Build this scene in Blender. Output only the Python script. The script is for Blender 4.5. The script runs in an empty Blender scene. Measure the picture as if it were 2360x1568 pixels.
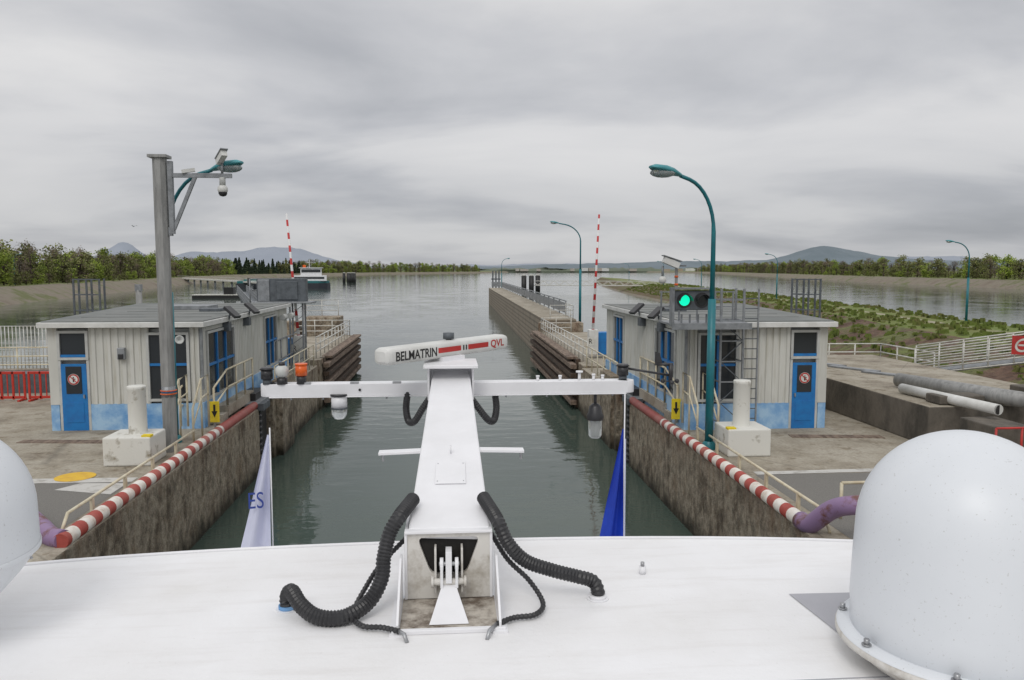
import bpy, math, random
from mathutils import Vector, Matrix, noise
R=math.radians
scene=bpy.context.scene
scene.view_settings.view_transform='Standard'
scene.view_settings.look='None'
scene.view_settings.exposure=0
# ------------------------------------------------------------ materials
MATS={}
def nodes(name):
    m=bpy.data.materials.new(name); m.use_nodes=True
    nt=m.node_tree; b=nt.nodes['Principled BSDF']; MATS[name]=m
    return m,nt,b
def N(nt,t,**k):
    n=nt.nodes.new(t)
    for a,v in k.items():
        if a in n.inputs: n.inputs[a].default_value=v
        else: setattr(n,a,v)
    return n
def coords(nt,stretch=(1,1,1),obj=False):
    if obj: s=N(nt,'ShaderNodeTexCoord').outputs['Object']
    else: s=N(nt,'ShaderNodeNewGeometry').outputs['Position']
    mp=N(nt,'ShaderNodeMapping'); mp.inputs['Scale'].default_value=stretch
    nt.links.new(s,mp.inputs['Vector']); return mp.outputs['Vector']
def noi(nt,vec,scale,detail=5,rough=.6):
    n=N(nt,'ShaderNodeTexNoise'); n.inputs['Scale'].default_value=scale; n.inputs['Detail'].default_value=detail; n.inputs['Roughness'].default_value=rough
    nt.links.new(vec,n.inputs['Vector']); return n.outputs['Fac']
def ramp(nt,fac,stops):
    r=N(nt,'ShaderNodeValToRGB'); e=r.color_ramp.elements
    while len(e)<len(stops): e.new(.5)
    for i,(p,c) in enumerate(stops):
        e[i].position=p; e[i].color=(c[0],c[1],c[2],1) if hasattr(c,'__len__') else (c,c,c,1)
    nt.links.new(fac,r.inputs['Fac']); return r.outputs['Color']
def mix(nt,f,a,b,mode='MIX'):
    m=N(nt,'ShaderNodeMix'); m.data_type='RGBA'; m.blend_type=mode
    for s,v in ((m.inputs[0],f),(m.inputs[6],a),(m.inputs[7],b)):
        if hasattr(v,'is_output'): nt.links.new(v,s)
        elif s==m.inputs[0]: s.default_value=v
        else: s.default_value=(v[0],v[1],v[2],1)
    return m.outputs[2]
def bump(nt,b,h,strength,dist=.02):
    n=N(nt,'ShaderNodeBump'); n.inputs['Strength'].default_value=strength; n.inputs['Distance'].default_value=dist
    nt.links.new(h,n.inputs['Height']); nt.links.new(n.outputs['Normal'],b.inputs['Normal'])
def mat(name,c1,c2=None,scale=3,rough=.6,metal=0,bmp=0,bscale=25,stretch=(1,1,1),lo=.4,hi=.65,obj=False,bd=.01):
    m,nt,b=nodes(name)
    b.inputs['Roughness'].default_value=rough; b.inputs['Metallic'].default_value=metal
    v=coords(nt,stretch,obj)
    if c2 is None: c2=tuple(x*.82 for x in c1)
    n=noi(nt,v,scale,6,.65)
    nt.links.new(ramp(nt,n,[(lo,c1),(hi,c2)]),b.inputs['Base Color'])
    if bmp: bump(nt,b,noi(nt,v,bscale,4),bmp,bd)
    return m
mat('white_paint',(.80,.80,.82),(.74,.74,.755),2.0,.38,bmp=.05,bscale=60)
m,nt,b=nodes('deck_white'); v=coords(nt)
a=ramp(nt,noi(nt,v,1.1,6,.6),[(.4,(.82,.82,.83)),(.62,(.77,.765,.765)),(.8,(.70,.69,.67))])
c=ramp(nt,noi(nt,v,38,3,.7),[(.66,(1,1,1)),(.76,(.78,.77,.75))])
d=ramp(nt,noi(nt,coords(nt,(.6,5,1)),2.2,5,.6),[(.5,(1,1,1)),(.75,(.92,.91,.90))])
a=mix(nt,1,a,c,'MULTIPLY'); nt.links.new(mix(nt,1,a,d,'MULTIPLY'),b.inputs['Base Color'])
nt.links.new(ramp(nt,noi(nt,v,3,4),[(.35,.30),(.7,.6)]),b.inputs['Roughness']); bump(nt,b,noi(nt,v,26,4),.3,.008)
m,nt,b=nodes('dome_white'); v=coords(nt)
a=ramp(nt,noi(nt,v,1.5,5,.6),[(.4,(.70,.725,.755)),(.7,(.66,.685,.715))])
c=ramp(nt,noi(nt,v,70,2,.6),[(.66,(1,1,1)),(.73,(.78,.77,.75))])
nt.links.new(mix(nt,1,a,c,'MULTIPLY'),b.inputs['Base Color']); b.inputs['Roughness'].default_value=.38
mat('dirty_white',(.64,.62,.58),(.28,.24,.18),7,.6,lo=.48,hi=.78)
mat('stain_tray',(.50,.46,.40),(.13,.10,.075),9,.7,lo=.38,hi=.62)
mat('black_rubber',(.018,.018,.02),(.03,.03,.032),12,.42)
mat('black_plastic',(.03,.03,.033),None,5,.4)
mat('dark_inside',(.02,.018,.016),(.01,.01,.01),5,.9)  # near-black stands in for shade inside the mast base and pipe end
mat('steel',(.42,.43,.44),(.3,.3,.31),10,.4,.7)
mat('galv',(.29,.305,.32),(.19,.20,.21),5,.5,.35)
mat('galv_dark',(.12,.135,.15),(.075,.085,.095),5,.55,.2)
mat('pole_grey',(.33,.33,.32),(.22,.22,.215),3,.6,.2,stretch=(3,3,.5))
mat('teal',(.010,.17,.20),(.015,.13,.16),4,.4)
mat('teal_light',(.06,.29,.32),(.03,.20,.23),4,.45)
mat('blue_paint',(.012,.18,.48),(.015,.14,.40),4,.45)
mat('pale_blue',(.36,.54,.72),(.10,.28,.57),1.5,.8)
mat('cream_rail',(.66,.61,.46),(.52,.44,.30),4,.5)
mat('white_rail',(.64,.64,.60),(.48,.46,.41),4,.5)
# siding with faint run-off streaks
m,nt,b=nodes('siding'); v=coords(nt,(1,1,.3)); v2=coords(nt,(5,5,.35))
a=ramp(nt,noi(nt,v,1.2,5),[(.4,(.60,.60,.56)),(.65,(.52,.52,.48))])
c=ramp(nt,noi(nt,v2,1.6,5,.6),[(.5,(1,1,1)),(.72,(.74,.71,.64))])
nt.links.new(mix(nt,1,a,c,'MULTIPLY'),b.inputs['Base Color']); b.inputs['Roughness'].default_value=.55
mat('facia',(.68,.68,.66),(.54,.54,.51),2,.5)
mat('roofing',(.15,.16,.155),(.21,.215,.205),.8,.85,bmp=.2,bscale=40)
mat('frame_white',(.52,.53,.51),None,3,.5)
mat('red_paint',(.50,.03,.025),(.36,.03,.025),5,.5)
mat('red_plastic',(.52,.035,.02),None,5,.5)
mat('orange',(.75,.12,.01),None,5,.3)
mat('yellow',(.80,.62,.02),(.66,.5,.03),5,.6)
mat('ink_black',(.012,.012,.012),None,5,.5)
mat('ink_blue',(.03,.06,.30),None,5,.5)
mat('flag_white',(.62,.64,.78),(.55,.57,.72),1,.8)
mat('flag_blue',(.01,.055,.50),(.008,.03,.34),1,.7)
mat('purple_pipe',(.26,.17,.30),(.15,.06,.045),3,.5,lo=.52,hi=.64)
mat('white_lime',(.66,.655,.61),(.26,.23,.17),3.2,.85,bmp=.4,lo=.56,hi=.72)
mat('paint_white_ground',(.52,.51,.48),(.28,.26,.23),3,.85,lo=.5,hi=.7)
mat('paint_yellow_ground',(.72,.46,.04),(.6,.36,.05),5,.85)
mat('asphalt',(.215,.205,.185),(.13,.125,.115),60,.9,bmp=.5,bscale=120,lo=.35,hi=.65)
mat('wood_dark',(.09,.058,.038),(.035,.025,.018),3,.85,bmp=.5,bscale=20,stretch=(3,.6,3))
mat('wood_old',(.24,.18,.135),(.09,.06,.045),3,.85,bmp=.5,bscale=20,stretch=(3,.6,3))
mat('block_wall',(.16,.14,.115),(.065,.058,.048),1.2,.9,bmp=.6,bscale=9,stretch=(1,1,.6),bd=.04)
mat('hill_near',(.155,.19,.215),(.125,.16,.18),.006,1)  # bluish distance haze is mixed into this hill colour
mat('hill_far',(.285,.315,.365),(.26,.29,.34),.004,1)  # paler still: more painted-in haze for the farther ridge
mat('far_bank_green',(.13,.155,.11),(.17,.185,.16),.02,1)
mat('grass',(.125,.165,.03),(.165,.145,.055),.25,.95,bmp=.5,bscale=3,lo=.46,hi=.68)
mat('path',(.33,.30,.22),(.17,.18,.065),.4,.95,lo=.45,hi=.6)
mat('ship_teal',(.02,.16,.17),None,1,.5)
mat('ship_hull',(.03,.035,.045),None,1,.5)
mat('deck_grey',(.40,.40,.43),(.36,.36,.39),2,.5)
mat('village_wall',(.45,.42,.38),(.36,.28,.22),.01,.9)
m,nt,b=nodes('bank_slope'); v=coords(nt)
a=ramp(nt,noi(nt,v,.35,6,.7),[(.36,(.11,.062,.042)),(.46,(.145,.09,.06)),(.53,(.125,.125,.045)),(.68,(.14,.165,.045))])
a2=ramp(nt,noi(nt,v,2.5,4,.7),[(.35,.55),(.7,1.3)])
nt.links.new(mix(nt,1,a,a2,'MULTIPLY'),b.inputs['Base Color']); b.inputs['Roughness'].default_value=.95
bump(nt,b,noi(nt,v,3,5),.8,.2)
m,nt,b=nodes('shore_slope'); v=coords(nt)
a=ramp(nt,noi(nt,v,.12,6,.7),[(.35,(.16,.13,.095)),(.5,(.21,.18,.14)),(.62,(.12,.13,.05))])
nt.links.new(a,b.inputs['Base Color']); b.inputs['Roughness'].default_value=.95
m,nt,b=nodes('concrete_ground'); v=coords(nt)
a=ramp(nt,noi(nt,v,.7,8,.68),[(.3,(.18,.15,.115)),(.47,(.31,.275,.215)),(.6,(.39,.355,.29)),(.75,(.22,.185,.14))])
c=ramp(nt,noi(nt,v,14,4,.7),[(.3,.78),(.65,1.12)])
a=mix(nt,1,a,c,'MULTIPLY')
st=ramp(nt,noi(nt,v,2.1,6,.7),[(.54,(1,1,1)),(.66,(.58,.52,.44))]); a=mix(nt,.85,a,st,'MULTIPLY')
vo=N(nt,'ShaderNodeTexVoronoi',feature='DISTANCE_TO_EDGE'); vo.inputs['Scale'].default_value=.33; nt.links.new(v,vo.inputs['Vector'])
cr=ramp(nt,vo.outputs['Distance'],[(.0,.5),(.008,1)])
nt.links.new(mix(nt,.6,a,cr,'MULTIPLY'),b.inputs['Base Color']); b.inputs['Roughness'].default_value=.9
bump(nt,b,noi(nt,v,30,5),.4,.02)
# lock wall
m,nt,b=nodes('lock_wall'); v=coords(nt,(1,1,.55)); v2=coords(nt)
a=ramp(nt,noi(nt,v,1.25,9,.78),[(.32,(.06,.048,.036)),(.42,(.19,.15,.105)),(.52,(.40,.345,.265)),(.61,(.27,.21,.145)),(.72,(.10,.062,.038))])
c=ramp(nt,noi(nt,v2,4.5,7,.8),[(.36,.45),(.58,1.2)])
a=mix(nt,1,a,c,'MULTIPLY')
sx=N(nt,'ShaderNodeSeparateXYZ'); nt.links.new(v2,sx.inputs[0])
mr=N(nt,'ShaderNodeMapRange'); mr.inputs[1].default_value=-2.1; mr.inputs[2].default_value=-1.0; nt.links.new(sx.outputs[2],mr.inputs[0])
ad=N(nt,'ShaderNodeMath',operation='ADD'); nt.links.new(mr.outputs[0],ad.inputs[0])
nn=N(nt,'ShaderNodeMath',operation='MULTIPLY_ADD'); nt.links.new(noi(nt,v,3,5),nn.inputs[0]); nn.inputs[1].default_value=.9; nn.inputs[2].default_value=-.45; nt.links.new(nn.outputs[0],ad.inputs[1])
al=ramp(nt,ad.outputs[0],[(.05,(.12,.12,.085)),(.55,(1,1,1))])
a=mix(nt,1,a,al,'MULTIPLY')
mr=N(nt,'ShaderNodeMapRange'); mr.inputs[1].default_value=-.6; mr.inputs[2].default_value=0; nt.links.new(sx.outputs[2],mr.inputs[0])
vs_=coords(nt,(1.2,1.2,.25)); ms=N(nt,'ShaderNodeMath',operation='MULTIPLY'); nt.links.new(mr.outputs[0],ms.inputs[0]); nt.links.new(ramp(nt,noi(nt,vs_,1.6,6,.7),[(.46,0),(.68,.6)]),ms.inputs[1])
a=mix(nt,ms.outputs[0],a,(.17,.08,.045))
fy=N(nt,'ShaderNodeMath',operation='PINGPONG'); fy.inputs[1].default_value=2.6; nt.links.new(sx.outputs[1],fy.inputs[0])
j=ramp(nt,fy.outputs[0],[(0,.45),(.012,1)]); a=mix(nt,.6,a,j,'MULTIPLY')
nt.links.new(a,b.inputs['Base Color']); b.inputs['Roughness'].default_value=.9
bump(nt,b,noi(nt,v2,7,8,.78),1,.1)
m,nt,b=nodes('guide_wall'); v=coords(nt,(1,1,.5)); v2=coords(nt)
a=ramp(nt,noi(nt,v,1.1,7,.7),[(.3,(.17,.14,.11)),(.5,(.31,.265,.205)),(.7,(.22,.165,.12))])
sx=N(nt,'ShaderNodeSeparateXYZ'); nt.links.new(v2,sx.inputs[0])
fz=N(nt,'ShaderNodeMath',operation='PINGPONG'); fz.inputs[1].default_value=.2; nt.links.new(sx.outputs[2],fz.inputs[0])
j=ramp(nt,fz.outputs[0],[(.02,.5),(.10,1)]); a=mix(nt,.8,a,j,'MULTIPLY')
nt.links.new(a,b.inputs['Base Color']); b.inputs['Roughness'].default_value=.9
bump(nt,b,noi(nt,v2,6,6),.6,.05)
m,nt,b=nodes('striped_pipe'); v=coords(nt)
sx=N(nt,'ShaderNodeSeparateXYZ'); nt.links.new(v,sx.inputs[0])
md=N(nt,'ShaderNodeMath',operation='PINGPONG'); md.inputs[1].default_value=.28; nt.links.new(sx.outputs[1],md.inputs[0])
gt=N(nt,'ShaderNodeMath',operation='GREATER_THAN'); gt.inputs[1].default_value=.14; nt.links.new(md.outputs[0],gt.inputs[0])
g2=N(nt,'ShaderNodeMath',operation='GREATER_THAN'); g2.inputs[1].default_value=21.3; nt.links.new(sx.outputs[1],g2.inputs[0])
mx=N(nt,'ShaderNodeMath',operation='MAXIMUM'); nt.links.new(gt.outputs[0],mx.inputs[0]); nt.links.new(g2.outputs[0],mx.inputs[1])
a=mix(nt,mx.outputs[0],(.74,.71,.66),(.38,.07,.055))
a=mix(nt,ramp(nt,noi(nt,v,1.5,3),[(.5,0),(.7,.35)]),a,(.50,.30,.25))
d=ramp(nt,noi(nt,v,6,6,.7),[(.42,(1,1,1)),(.6,(.85,.8,.75)),(.72,(.42,.35,.3))])
nt.links.new(mix(nt,1,a,d,'MULTIPLY'),b.inputs['Base Color']); b.inputs['Roughness'].default_value=.55
m,nt,b=nodes('barrier_stripes'); v=coords(nt)
sx=N(nt,'ShaderNodeSeparateXYZ'); nt.links.new(v,sx.inputs[0])
md=N(nt,'ShaderNodeMath',operation='PINGPONG'); md.inputs[1].default_value=.28; nt.links.new(sx.outputs[2],md.inputs[0])
gt=N(nt,'ShaderNodeMath',operation='GREATER_THAN'); gt.inputs[1].default_value=.14; nt.links.new(md.outputs[0],gt.inputs[0])
nt.links.new(mix(nt,gt.outputs[0],(.72,.72,.72),(.5,.03,.03)),b.inputs['Base Color'])
m,nt,b=nodes('window_glass'); b.inputs['Base Color'].default_value=(.03,.035,.04,1); b.inputs['Roughness'].default_value=.12
m,nt,b=nodes('clear_glass'); b.inputs['Base Color'].default_value=(.75,.78,.78,1); b.inputs['Roughness'].default_value=.08; b.inputs['Transmission Weight'].default_value=.7
m,nt,b=nodes('green_light'); b.inputs['Base Color'].default_value=(.0,.6,.35,1); b.inputs['Emission Color'].default_value=(0,.9,.5,1); b.inputs['Emission Strength'].default_value=1.0
# water
m,nt,b=nodes('river_water'); v=coords(nt,(1,.75,1)); v2=coords(nt,(.4,1,1))
b.inputs['Roughness'].default_value=.05; b.inputs['IOR'].default_value=1.36
nt.links.new(ramp(nt,noi(nt,v,.05,3),[(.4,(.056,.080,.066)),(.65,(.068,.094,.078))]),b.inputs['Base Color'])
h1=noi(nt,v2,1.3,3,.5); h2=noi(nt,v,4.5,2,.5); h3=noi(nt,v,.16,2,.5)
ma=N(nt,'ShaderNodeMath',operation='MULTIPLY_ADD'); nt.links.new(h2,ma.inputs[0]); ma.inputs[1].default_value=.15; nt.links.new(h1,ma.inputs[2])
mb=N(nt,'ShaderNodeMath',operation='MULTIPLY'); nt.links.new(ma.outputs[0],mb.inputs[0]); nt.links.new(ramp(nt,h3,[(.38,.35),(.62,1)]),mb.inputs[1])
bump(nt,b,mb.outputs[0],.26,.13)
def leafmat(name,c1,c2):
    m,nt,b=nodes(name)
    oi=N(nt,'ShaderNodeObjectInfo'); v=coords(nt,obj=True)
    a=ramp(nt,noi(nt,v,.9,3,.6),[(.35,c1),(.62,c2)])
    r=ramp(nt,oi.outputs['Random'],[(0,.7),(1,1.3)])
    nt.links.new(mix(nt,1,a,r,'MULTIPLY'),b.inputs['Base Color']); b.inputs['Roughness'].default_value=.8
leafmat('leaf_bright',(.13,.19,.025),(.31,.38,.055))
leafmat('leaf_olive',(.11,.135,.036),(.21,.22,.065))
leafmat('leaf_brown',(.125,.095,.065),(.20,.155,.11))
leafmat('leaf_conifer',(.022,.04,.022),(.045,.07,.032))
mat('bark',(.09,.07,.05),(.05,.04,.03),3,.9,obj=True)

# ------------------------------------------------------------ mesh builder
import bmesh
class M:
    def __init__(s): s.v=[];s.f=[];s.m=[];s.s=[]
    def add(s,vs,fs,m,sm=False):
        o=len(s.v); s.v+= [tuple(x) for x in vs]
        for f in fs: s.f.append([i+o for i in f]); s.m.append(m); s.s.append(sm)
        return s
    def box(s,c,d,m,rz=0,rx=0,ry=0):
        M3=(Matrix.Rotation(rz,3,'Z')@Matrix.Rotation(ry,3,'Y')@Matrix.Rotation(rx,3,'X'))
        vs=[]
        for x in(-1,1):
            for y in(-1,1):
                for z in(-1,1): vs.append(Vector(c)+M3@Vector((x*d[0]/2,y*d[1]/2,z*d[2]/2)))
        return s.add(vs,[(0,1,3,2),(4,6,7,5),(0,4,5,1),(2,3,7,6),(0,2,6,4),(1,5,7,3)],m)
    def beam(s,p,q,w,h,m,w2=None,h2=None):
        p=Vector(p);q=Vector(q);d=(q-p).normalized()
        up=Vector((0,0,1)) if abs(d.z)<.95 else Vector((0,1,0))
        r=d.cross(up).normalized();u=r.cross(d)
        w2=w2 or w;h2=h2 or h;vs=[]
        for P,W_,H in((p,w,h),(q,w2,h2)):
            for a,b in((-1,-1),(1,-1),(1,1),(-1,1)): vs.append(P+r*a*W_/2+u*b*H/2)
        return s.add(vs,[(0,1,2,3),(7,6,5,4),(0,4,5,1),(1,5,6,2),(2,6,7,3),(3,7,4,0)],m)
    def tube(s,path,r,m,n=8,radii=None,sm=True):
        P=[Vector(p) for p in path]; vs=[];k=len(P)
        d0=(P[1]-P[0]).normalized(); ref=Vector((0,0,1)) if abs(d0.z)<.9 else Vector((1,0,0))
        x=d0.cross(ref).normalized()
        for i in range(k):
            d=(P[min(i+1,k-1)]-P[max(i-1,0)]).normalized()
            x=(x-d*x.dot(d)).normalized(); y=d.cross(x)
            rr=radii[i] if radii else r
            for j in range(n):
                t=2*math.pi*j/n; vs.append(P[i]+(x*math.cos(t)+y*math.sin(t))*rr)
        fs=[(i*n+j,i*n+(j+1)%n,(i+1)*n+(j+1)%n,(i+1)*n+j) for i in range(k-1) for j in range(n)]
        s.add(vs,fs,m,sm)
        o=len(s.v)-len(vs)
        s.f.append([o+j for j in range(n)][::-1]);s.m.append(m);s.s.append(False)
        s.f.append([o+(k-1)*n+j for j in range(n)]);s.m.append(m);s.s.append(False)
        return s
    def cyl(s,p,q,r,m,r2=None,n=20): return s.tube([p,q],r,m,n,radii=[r,r2 if r2 is not None else r])
    def lathe(s,c,prof,m,n=32):
        vs=[];k=len(prof)
        for r,z in prof:
            for j in range(n):
                t=2*math.pi*j/n; vs.append((c[0]+r*math.cos(t),c[1]+r*math.sin(t),c[2]+z))
        fs=[(i*n+j,i*n+(j+1)%n,(i+1)*n+(j+1)%n,(i+1)*n+j) for i in range(k-1) for j in range(n)]
        return s.add(vs,fs,m,True)
    def sphere(s,c,r,m,n=16,sc=(1,1,1)):
        vs=[];k=n//2
        for i in range(k+1):
            a=math.pi*i/k
            for j in range(n):
                t=2*math.pi*j/n
                vs.append((c[0]+r*sc[0]*math.sin(a)*math.cos(t),c[1]+r*sc[1]*math.sin(a)*math.sin(t),c[2]+r*sc[2]*math.cos(a)))
        fs=[(i*n+j,(i+1)*n+j,(i+1)*n+(j+1)%n,i*n+(j+1)%n) for i in range(k) for j in range(n)]
        return s.add(vs,fs,m,True)
    def prism(s,pts,z0,z1,m,mside=None):
        k=len(pts); vs=[(p[0],p[1],z0) for p in pts]+[(p[0],p[1],z1) for p in pts]
        s.add(vs,[tuple(range(k,2*k))],m); o=len(s.v)-len(vs)
        s.f.append([o+i for i in range(k)][::-1]);s.m.append(m);s.s.append(False)
        for i in range(k): s.f.append([o+i,o+(i+1)%k,o+k+(i+1)%k,o+k+i]);s.m.append(mside or m);s.s.append(False)
        return s
    def make(s,name,parent=None,bevel=0,loc=None):
        me=bpy.data.meshes.new(name); me.from_pydata(s.v,[],s.f)
        ks=[]
        for k in s.m:
            if k not in ks: ks.append(k)
        for k in ks: me.materials.append(MATS[k])
        for p,k,sm in zip(me.polygons,s.m,s.s): p.material_index=ks.index(k); p.use_smooth=sm
        me.update()
        bm=bmesh.new(); bm.from_mesh(me); bmesh.ops.recalc_face_normals(bm,faces=bm.faces); bm.to_mesh(me); bm.free()
        o=bpy.data.objects.new(name,me); scene.collection.objects.link(o)
        if parent: o.parent=parent
        if loc: o.location=loc
        if bevel:
            b=o.modifiers.new('bevel','BEVEL'); b.width=bevel; b.segments=2; b.limit_method='ANGLE'; b.angle_limit=R(50)
        return o
def empty(name,parent=None):
    e=bpy.data.objects.new(name,None); scene.collection.objects.link(e); e.empty_display_size=.2
    if parent: e.parent=parent
    return e
def text(body,name,parent,mtl,origin,xdir,ydir,width,height,bold=0):
    cu=bpy.data.curves.new(name,'FONT'); cu.body=body; cu.offset=bold; cu.extrude=.0
    t=bpy.data.objects.new(name,cu); scene.collection.objects.link(t)
    bpy.context.view_layer.update()
    me=bpy.data.meshes.new_from_object(t.evaluated_get(bpy.context.evaluated_depsgraph_get()))
    bpy.data.objects.remove(t)
    xs=[v.co.x for v in me.vertices]; ys=[v.co.y for v in me.vertices]
    x0,x1,y0,y1=min(xs),max(xs),min(ys),max(ys)
    X=Vector(xdir).normalized(); Y=Vector(ydir).normalized(); O=Vector(origin)
    for v in me.vertices:
        v.co=O+X*((v.co.x-x0)/(x1-x0)*width)+Y*((v.co.y-y0)/(y1-y0)*height)
    me.materials.clear(); me.materials.append(MATS[mtl])
    o=bpy.data.objects.new(name,me); scene.collection.objects.link(o); o.parent=parent
    return o
def cat(pts,step=.02):
    P=[Vector(p) for p in pts]; P=[P[0]*2-P[1]]+P+[P[-1]*2-P[-2]]; out=[]
    for i in range(1,len(P)-2):
        a,b,c,d=P[i-1],P[i],P[i+1],P[i+2]; n=max(2,int((c-b).length/step))
        for k in range(n):
            t=k/n; out.append(.5*((2*b)+(c-a)*t+(2*a-5*b+4*c-d)*t*t+(3*b-a-3*c+d)*t**3))
    out.append(P[-2]); return out
def hose(m,pts,r,mtl='black_rubber',pitch=.02,depth=.86,n=14):
    c=cat(pts,pitch/2); rad=[r if i%2 else r*depth for i in range(len(c))]
    m.tube(c,r,mtl,n,radii=rad,sm=False)
def railing(m,pts,h,mtl,rails=(1.0,.5),r=.025,post=1.2,rr=None):
    P=[Vector(p) for p in pts]
    for f in rails: 
        for a,b in zip(P,P[1:]): m.cyl(a+Vector((0,0,h*f)),b+Vector((0,0,h*f)),rr or r,mtl,n=6)
    for a,b in zip(P,P[1:]):
        n=max(1,round((b-a).length/post))
        for i in range(n+1):
            q=a.lerp(b,i/n); m.cyl(q,q+Vector((0,0,h)),r,mtl,n=6)

# ------------------------------------------------------------ water, land
W=-2.1
m=M(); m.add([(-9000,-300,W),(9000,-300,W),(9000,12000,W),(-9000,12000,W)],[(0,1,2,3)],'river_water'); m.make('river_water')
m=M(); m.add([(-9000,-300,-6),(9000,-300,-6),(9000,12000,-6),(-9000,12000,-6)],[(0,1,2,3)],'bank_slope'); m.make('river_bed_ground')
def dens(line,step):
    out=[]
    for (x0,y0),(x1,y1) in zip(line,line[1:]):
        n=max(1,int(math.hypot(x1-x0,y1-y0)/step))
        for i in range(n): out.append((x0+(x1-x0)*i/n,y0+(y1-y0)*i/n))
    out.append(line[-1]); return out
def bank(name,line,sign,rows):
    pts=dens(line,12); m=M(); vs=[]
    for (x,y) in pts:
        for k,(off,z,_) in enumerate(rows):
            j=noise.noise(Vector((x*.05,y*.05,k)))
            vs.append((x+sign*(off+(j*1.2 if k<4 else 0)),y,z+(j*.25 if 0<k<5 else 0)))
    n=len(rows)
    for k in range(n-1):
        fs=[(i*n+k,i*n+k+1,(i+1)*n+k+1,(i+1)*n+k) for i in range(len(pts)-1)]
        if k==0: m.v=[tuple(v) for v in vs]
        for f in fs: m.f.append(list(f)); m.m.append(rows[k][2]); m.s.append(True)
    return m.make(name)
LL=[(-75,-250),(-78,60),(-81,149),(-90,211),(-122,400),(-150,610),(-132,800),(-80,1090),(70,1470),(150,1900)]
RL=[(120,-250),(150,100),(170,180),(188,242),(212,378),(278,637),(350,920),(442,1289),(470,1500),(480,1900)]
rows=[(-1,-2.6,'shore_slope'),(1.5,-1.4,'shore_slope'),(6,.5,'shore_slope'),(9,.8,'grass'),(12,.9,'grass'),(60,1.3,'grass'),(8000,1.5,'grass')]
bank('left_river_bank',LL,-1,rows); bank('right_river_bank',RL,1,rows)
m=M(); 
m.prism([(-8000,1880),(8000,1880),(8000,11900),(-8000,11900)],-3,1.1,'far_bank_green'); m.make('distant_ground')
lev=[(-100,26,31,40,46),(20,26,31,40,46),(45,27,33,42,48),(62,29,36,44.5,51),(99,36,43,51,59),(150,43,49,58,66),(206,48,55,66,74),(300,60,66,77,85),(400,76,81,88,94),(450,86,88,90,93)]
L2=[]
for a,b in zip(lev,lev[1:]):
    n=max(1,int((b[0]-a[0])/6))
    for i in range(n): L2.append([a[k]+(b[k]-a[k])*i/n for k in range(5)])
L2.append(list(lev[-1]))
m=M(); vs=[]
for y,a,b,c,d in L2:
    j=lambda k: noise.noise(Vector((y*.15,k*3.1,0)))
    w=c-b
    xs=[(a-1,-2.5),(a+j(1)*.6,-1.75),((a+b)/2+j(2)*.5,-.9+j(7)*.2),(b+j(3)*.5,-.05),(b+w*.45+j(9)*.3,.05),(b+w*.58+j(9)*.3,.03),(b+w*.75,.03),(c+j(4)*.4,0),(d,-1.9),(d+1,-2.5)]
    for x,z in xs: vs.append((x,y,z))
n=10; m.v=vs; mt=['shore_slope','bank_slope','bank_slope','grass','path','grass','grass','bank_slope','bank_slope']
for i in range(len(L2)-1):
    for k in range(n-1): m.f.append([i*n+k,i*n+k+1,(i+1)*n+k+1,(i+1)*n+k]); m.m.append(mt[k]); m.s.append(True)
m.make('grass_levee')
# weeds and tufts scattered on the levee and banks (one mesh)
rnd=random.Random(21); m=M()
for i in range(2600):
    y=rnd.uniform(35,230); t=rnd.random()
    k=next(q for q in range(len(L2)) if L2[q][0]>=y); y_,a,b,c,d=L2[k]
    x=a+1+(c-a-1)*t; z=-1.6+1.6*min(1,(x-a)/(b-a)) if x<b else .03
    s=rnd.uniform(.12,.38)
    if b+(c-b)*.42<x<b+(c-b)*.6: continue
    for q in range(3):
        an=rnd.random()*6.28; dx,dy=math.cos(an)*s,math.sin(an)*s
        m.add([(x-dx,y-dy,z),(x+dx,y+dy,z),(x+dx*.7+rnd.uniform(-.1,.1),y+dy*.7,z+s*.9),(x-dx*.5,y-dy*.5,z+s*.8)],[(0,1,2,3)],'grass')
m.make('grass_tufts')
def ridge(name,Y,f,mtl,x0,x1,depth,step=40):
    m=M(); vs=[]
    xs=[x0+i*step for i in range(int((x1-x0)/step)+1)]
    for x in xs:
        h=f(x); vs+= [(x,Y-depth*.6,0),(x,Y-depth*.25+30*noise.noise(Vector((x*.01,1,0))),h*.55),(x,Y,h),(x,Y+depth*.5,0)]
    for i in range(len(xs)-1):
        for j in range(3): m.f.append([i*4+j,i*4+j+1,(i+1)*4+j+1,(i+1)*4+j]);m.m.append(mtl);m.s.append(True)
    m.v=vs; return m.make(name)
def G(x,c,w,h): return h*math.exp(-((x-c)/w)**2)
nz=lambda x,s,a: a*noise.noise(Vector((x*s,3.3,0)))
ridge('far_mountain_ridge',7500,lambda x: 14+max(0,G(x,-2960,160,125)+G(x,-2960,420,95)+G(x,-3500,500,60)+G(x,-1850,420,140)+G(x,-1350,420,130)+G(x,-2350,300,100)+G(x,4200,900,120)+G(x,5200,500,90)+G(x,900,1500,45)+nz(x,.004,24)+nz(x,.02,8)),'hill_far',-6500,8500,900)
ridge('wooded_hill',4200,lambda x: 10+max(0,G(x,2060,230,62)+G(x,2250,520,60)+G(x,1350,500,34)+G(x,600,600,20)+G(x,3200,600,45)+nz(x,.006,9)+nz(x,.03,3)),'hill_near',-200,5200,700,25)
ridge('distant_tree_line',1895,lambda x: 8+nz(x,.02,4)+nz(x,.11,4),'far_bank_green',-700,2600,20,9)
p=empty('distant_village'); rnd=random.Random(3); m=M()
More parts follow.
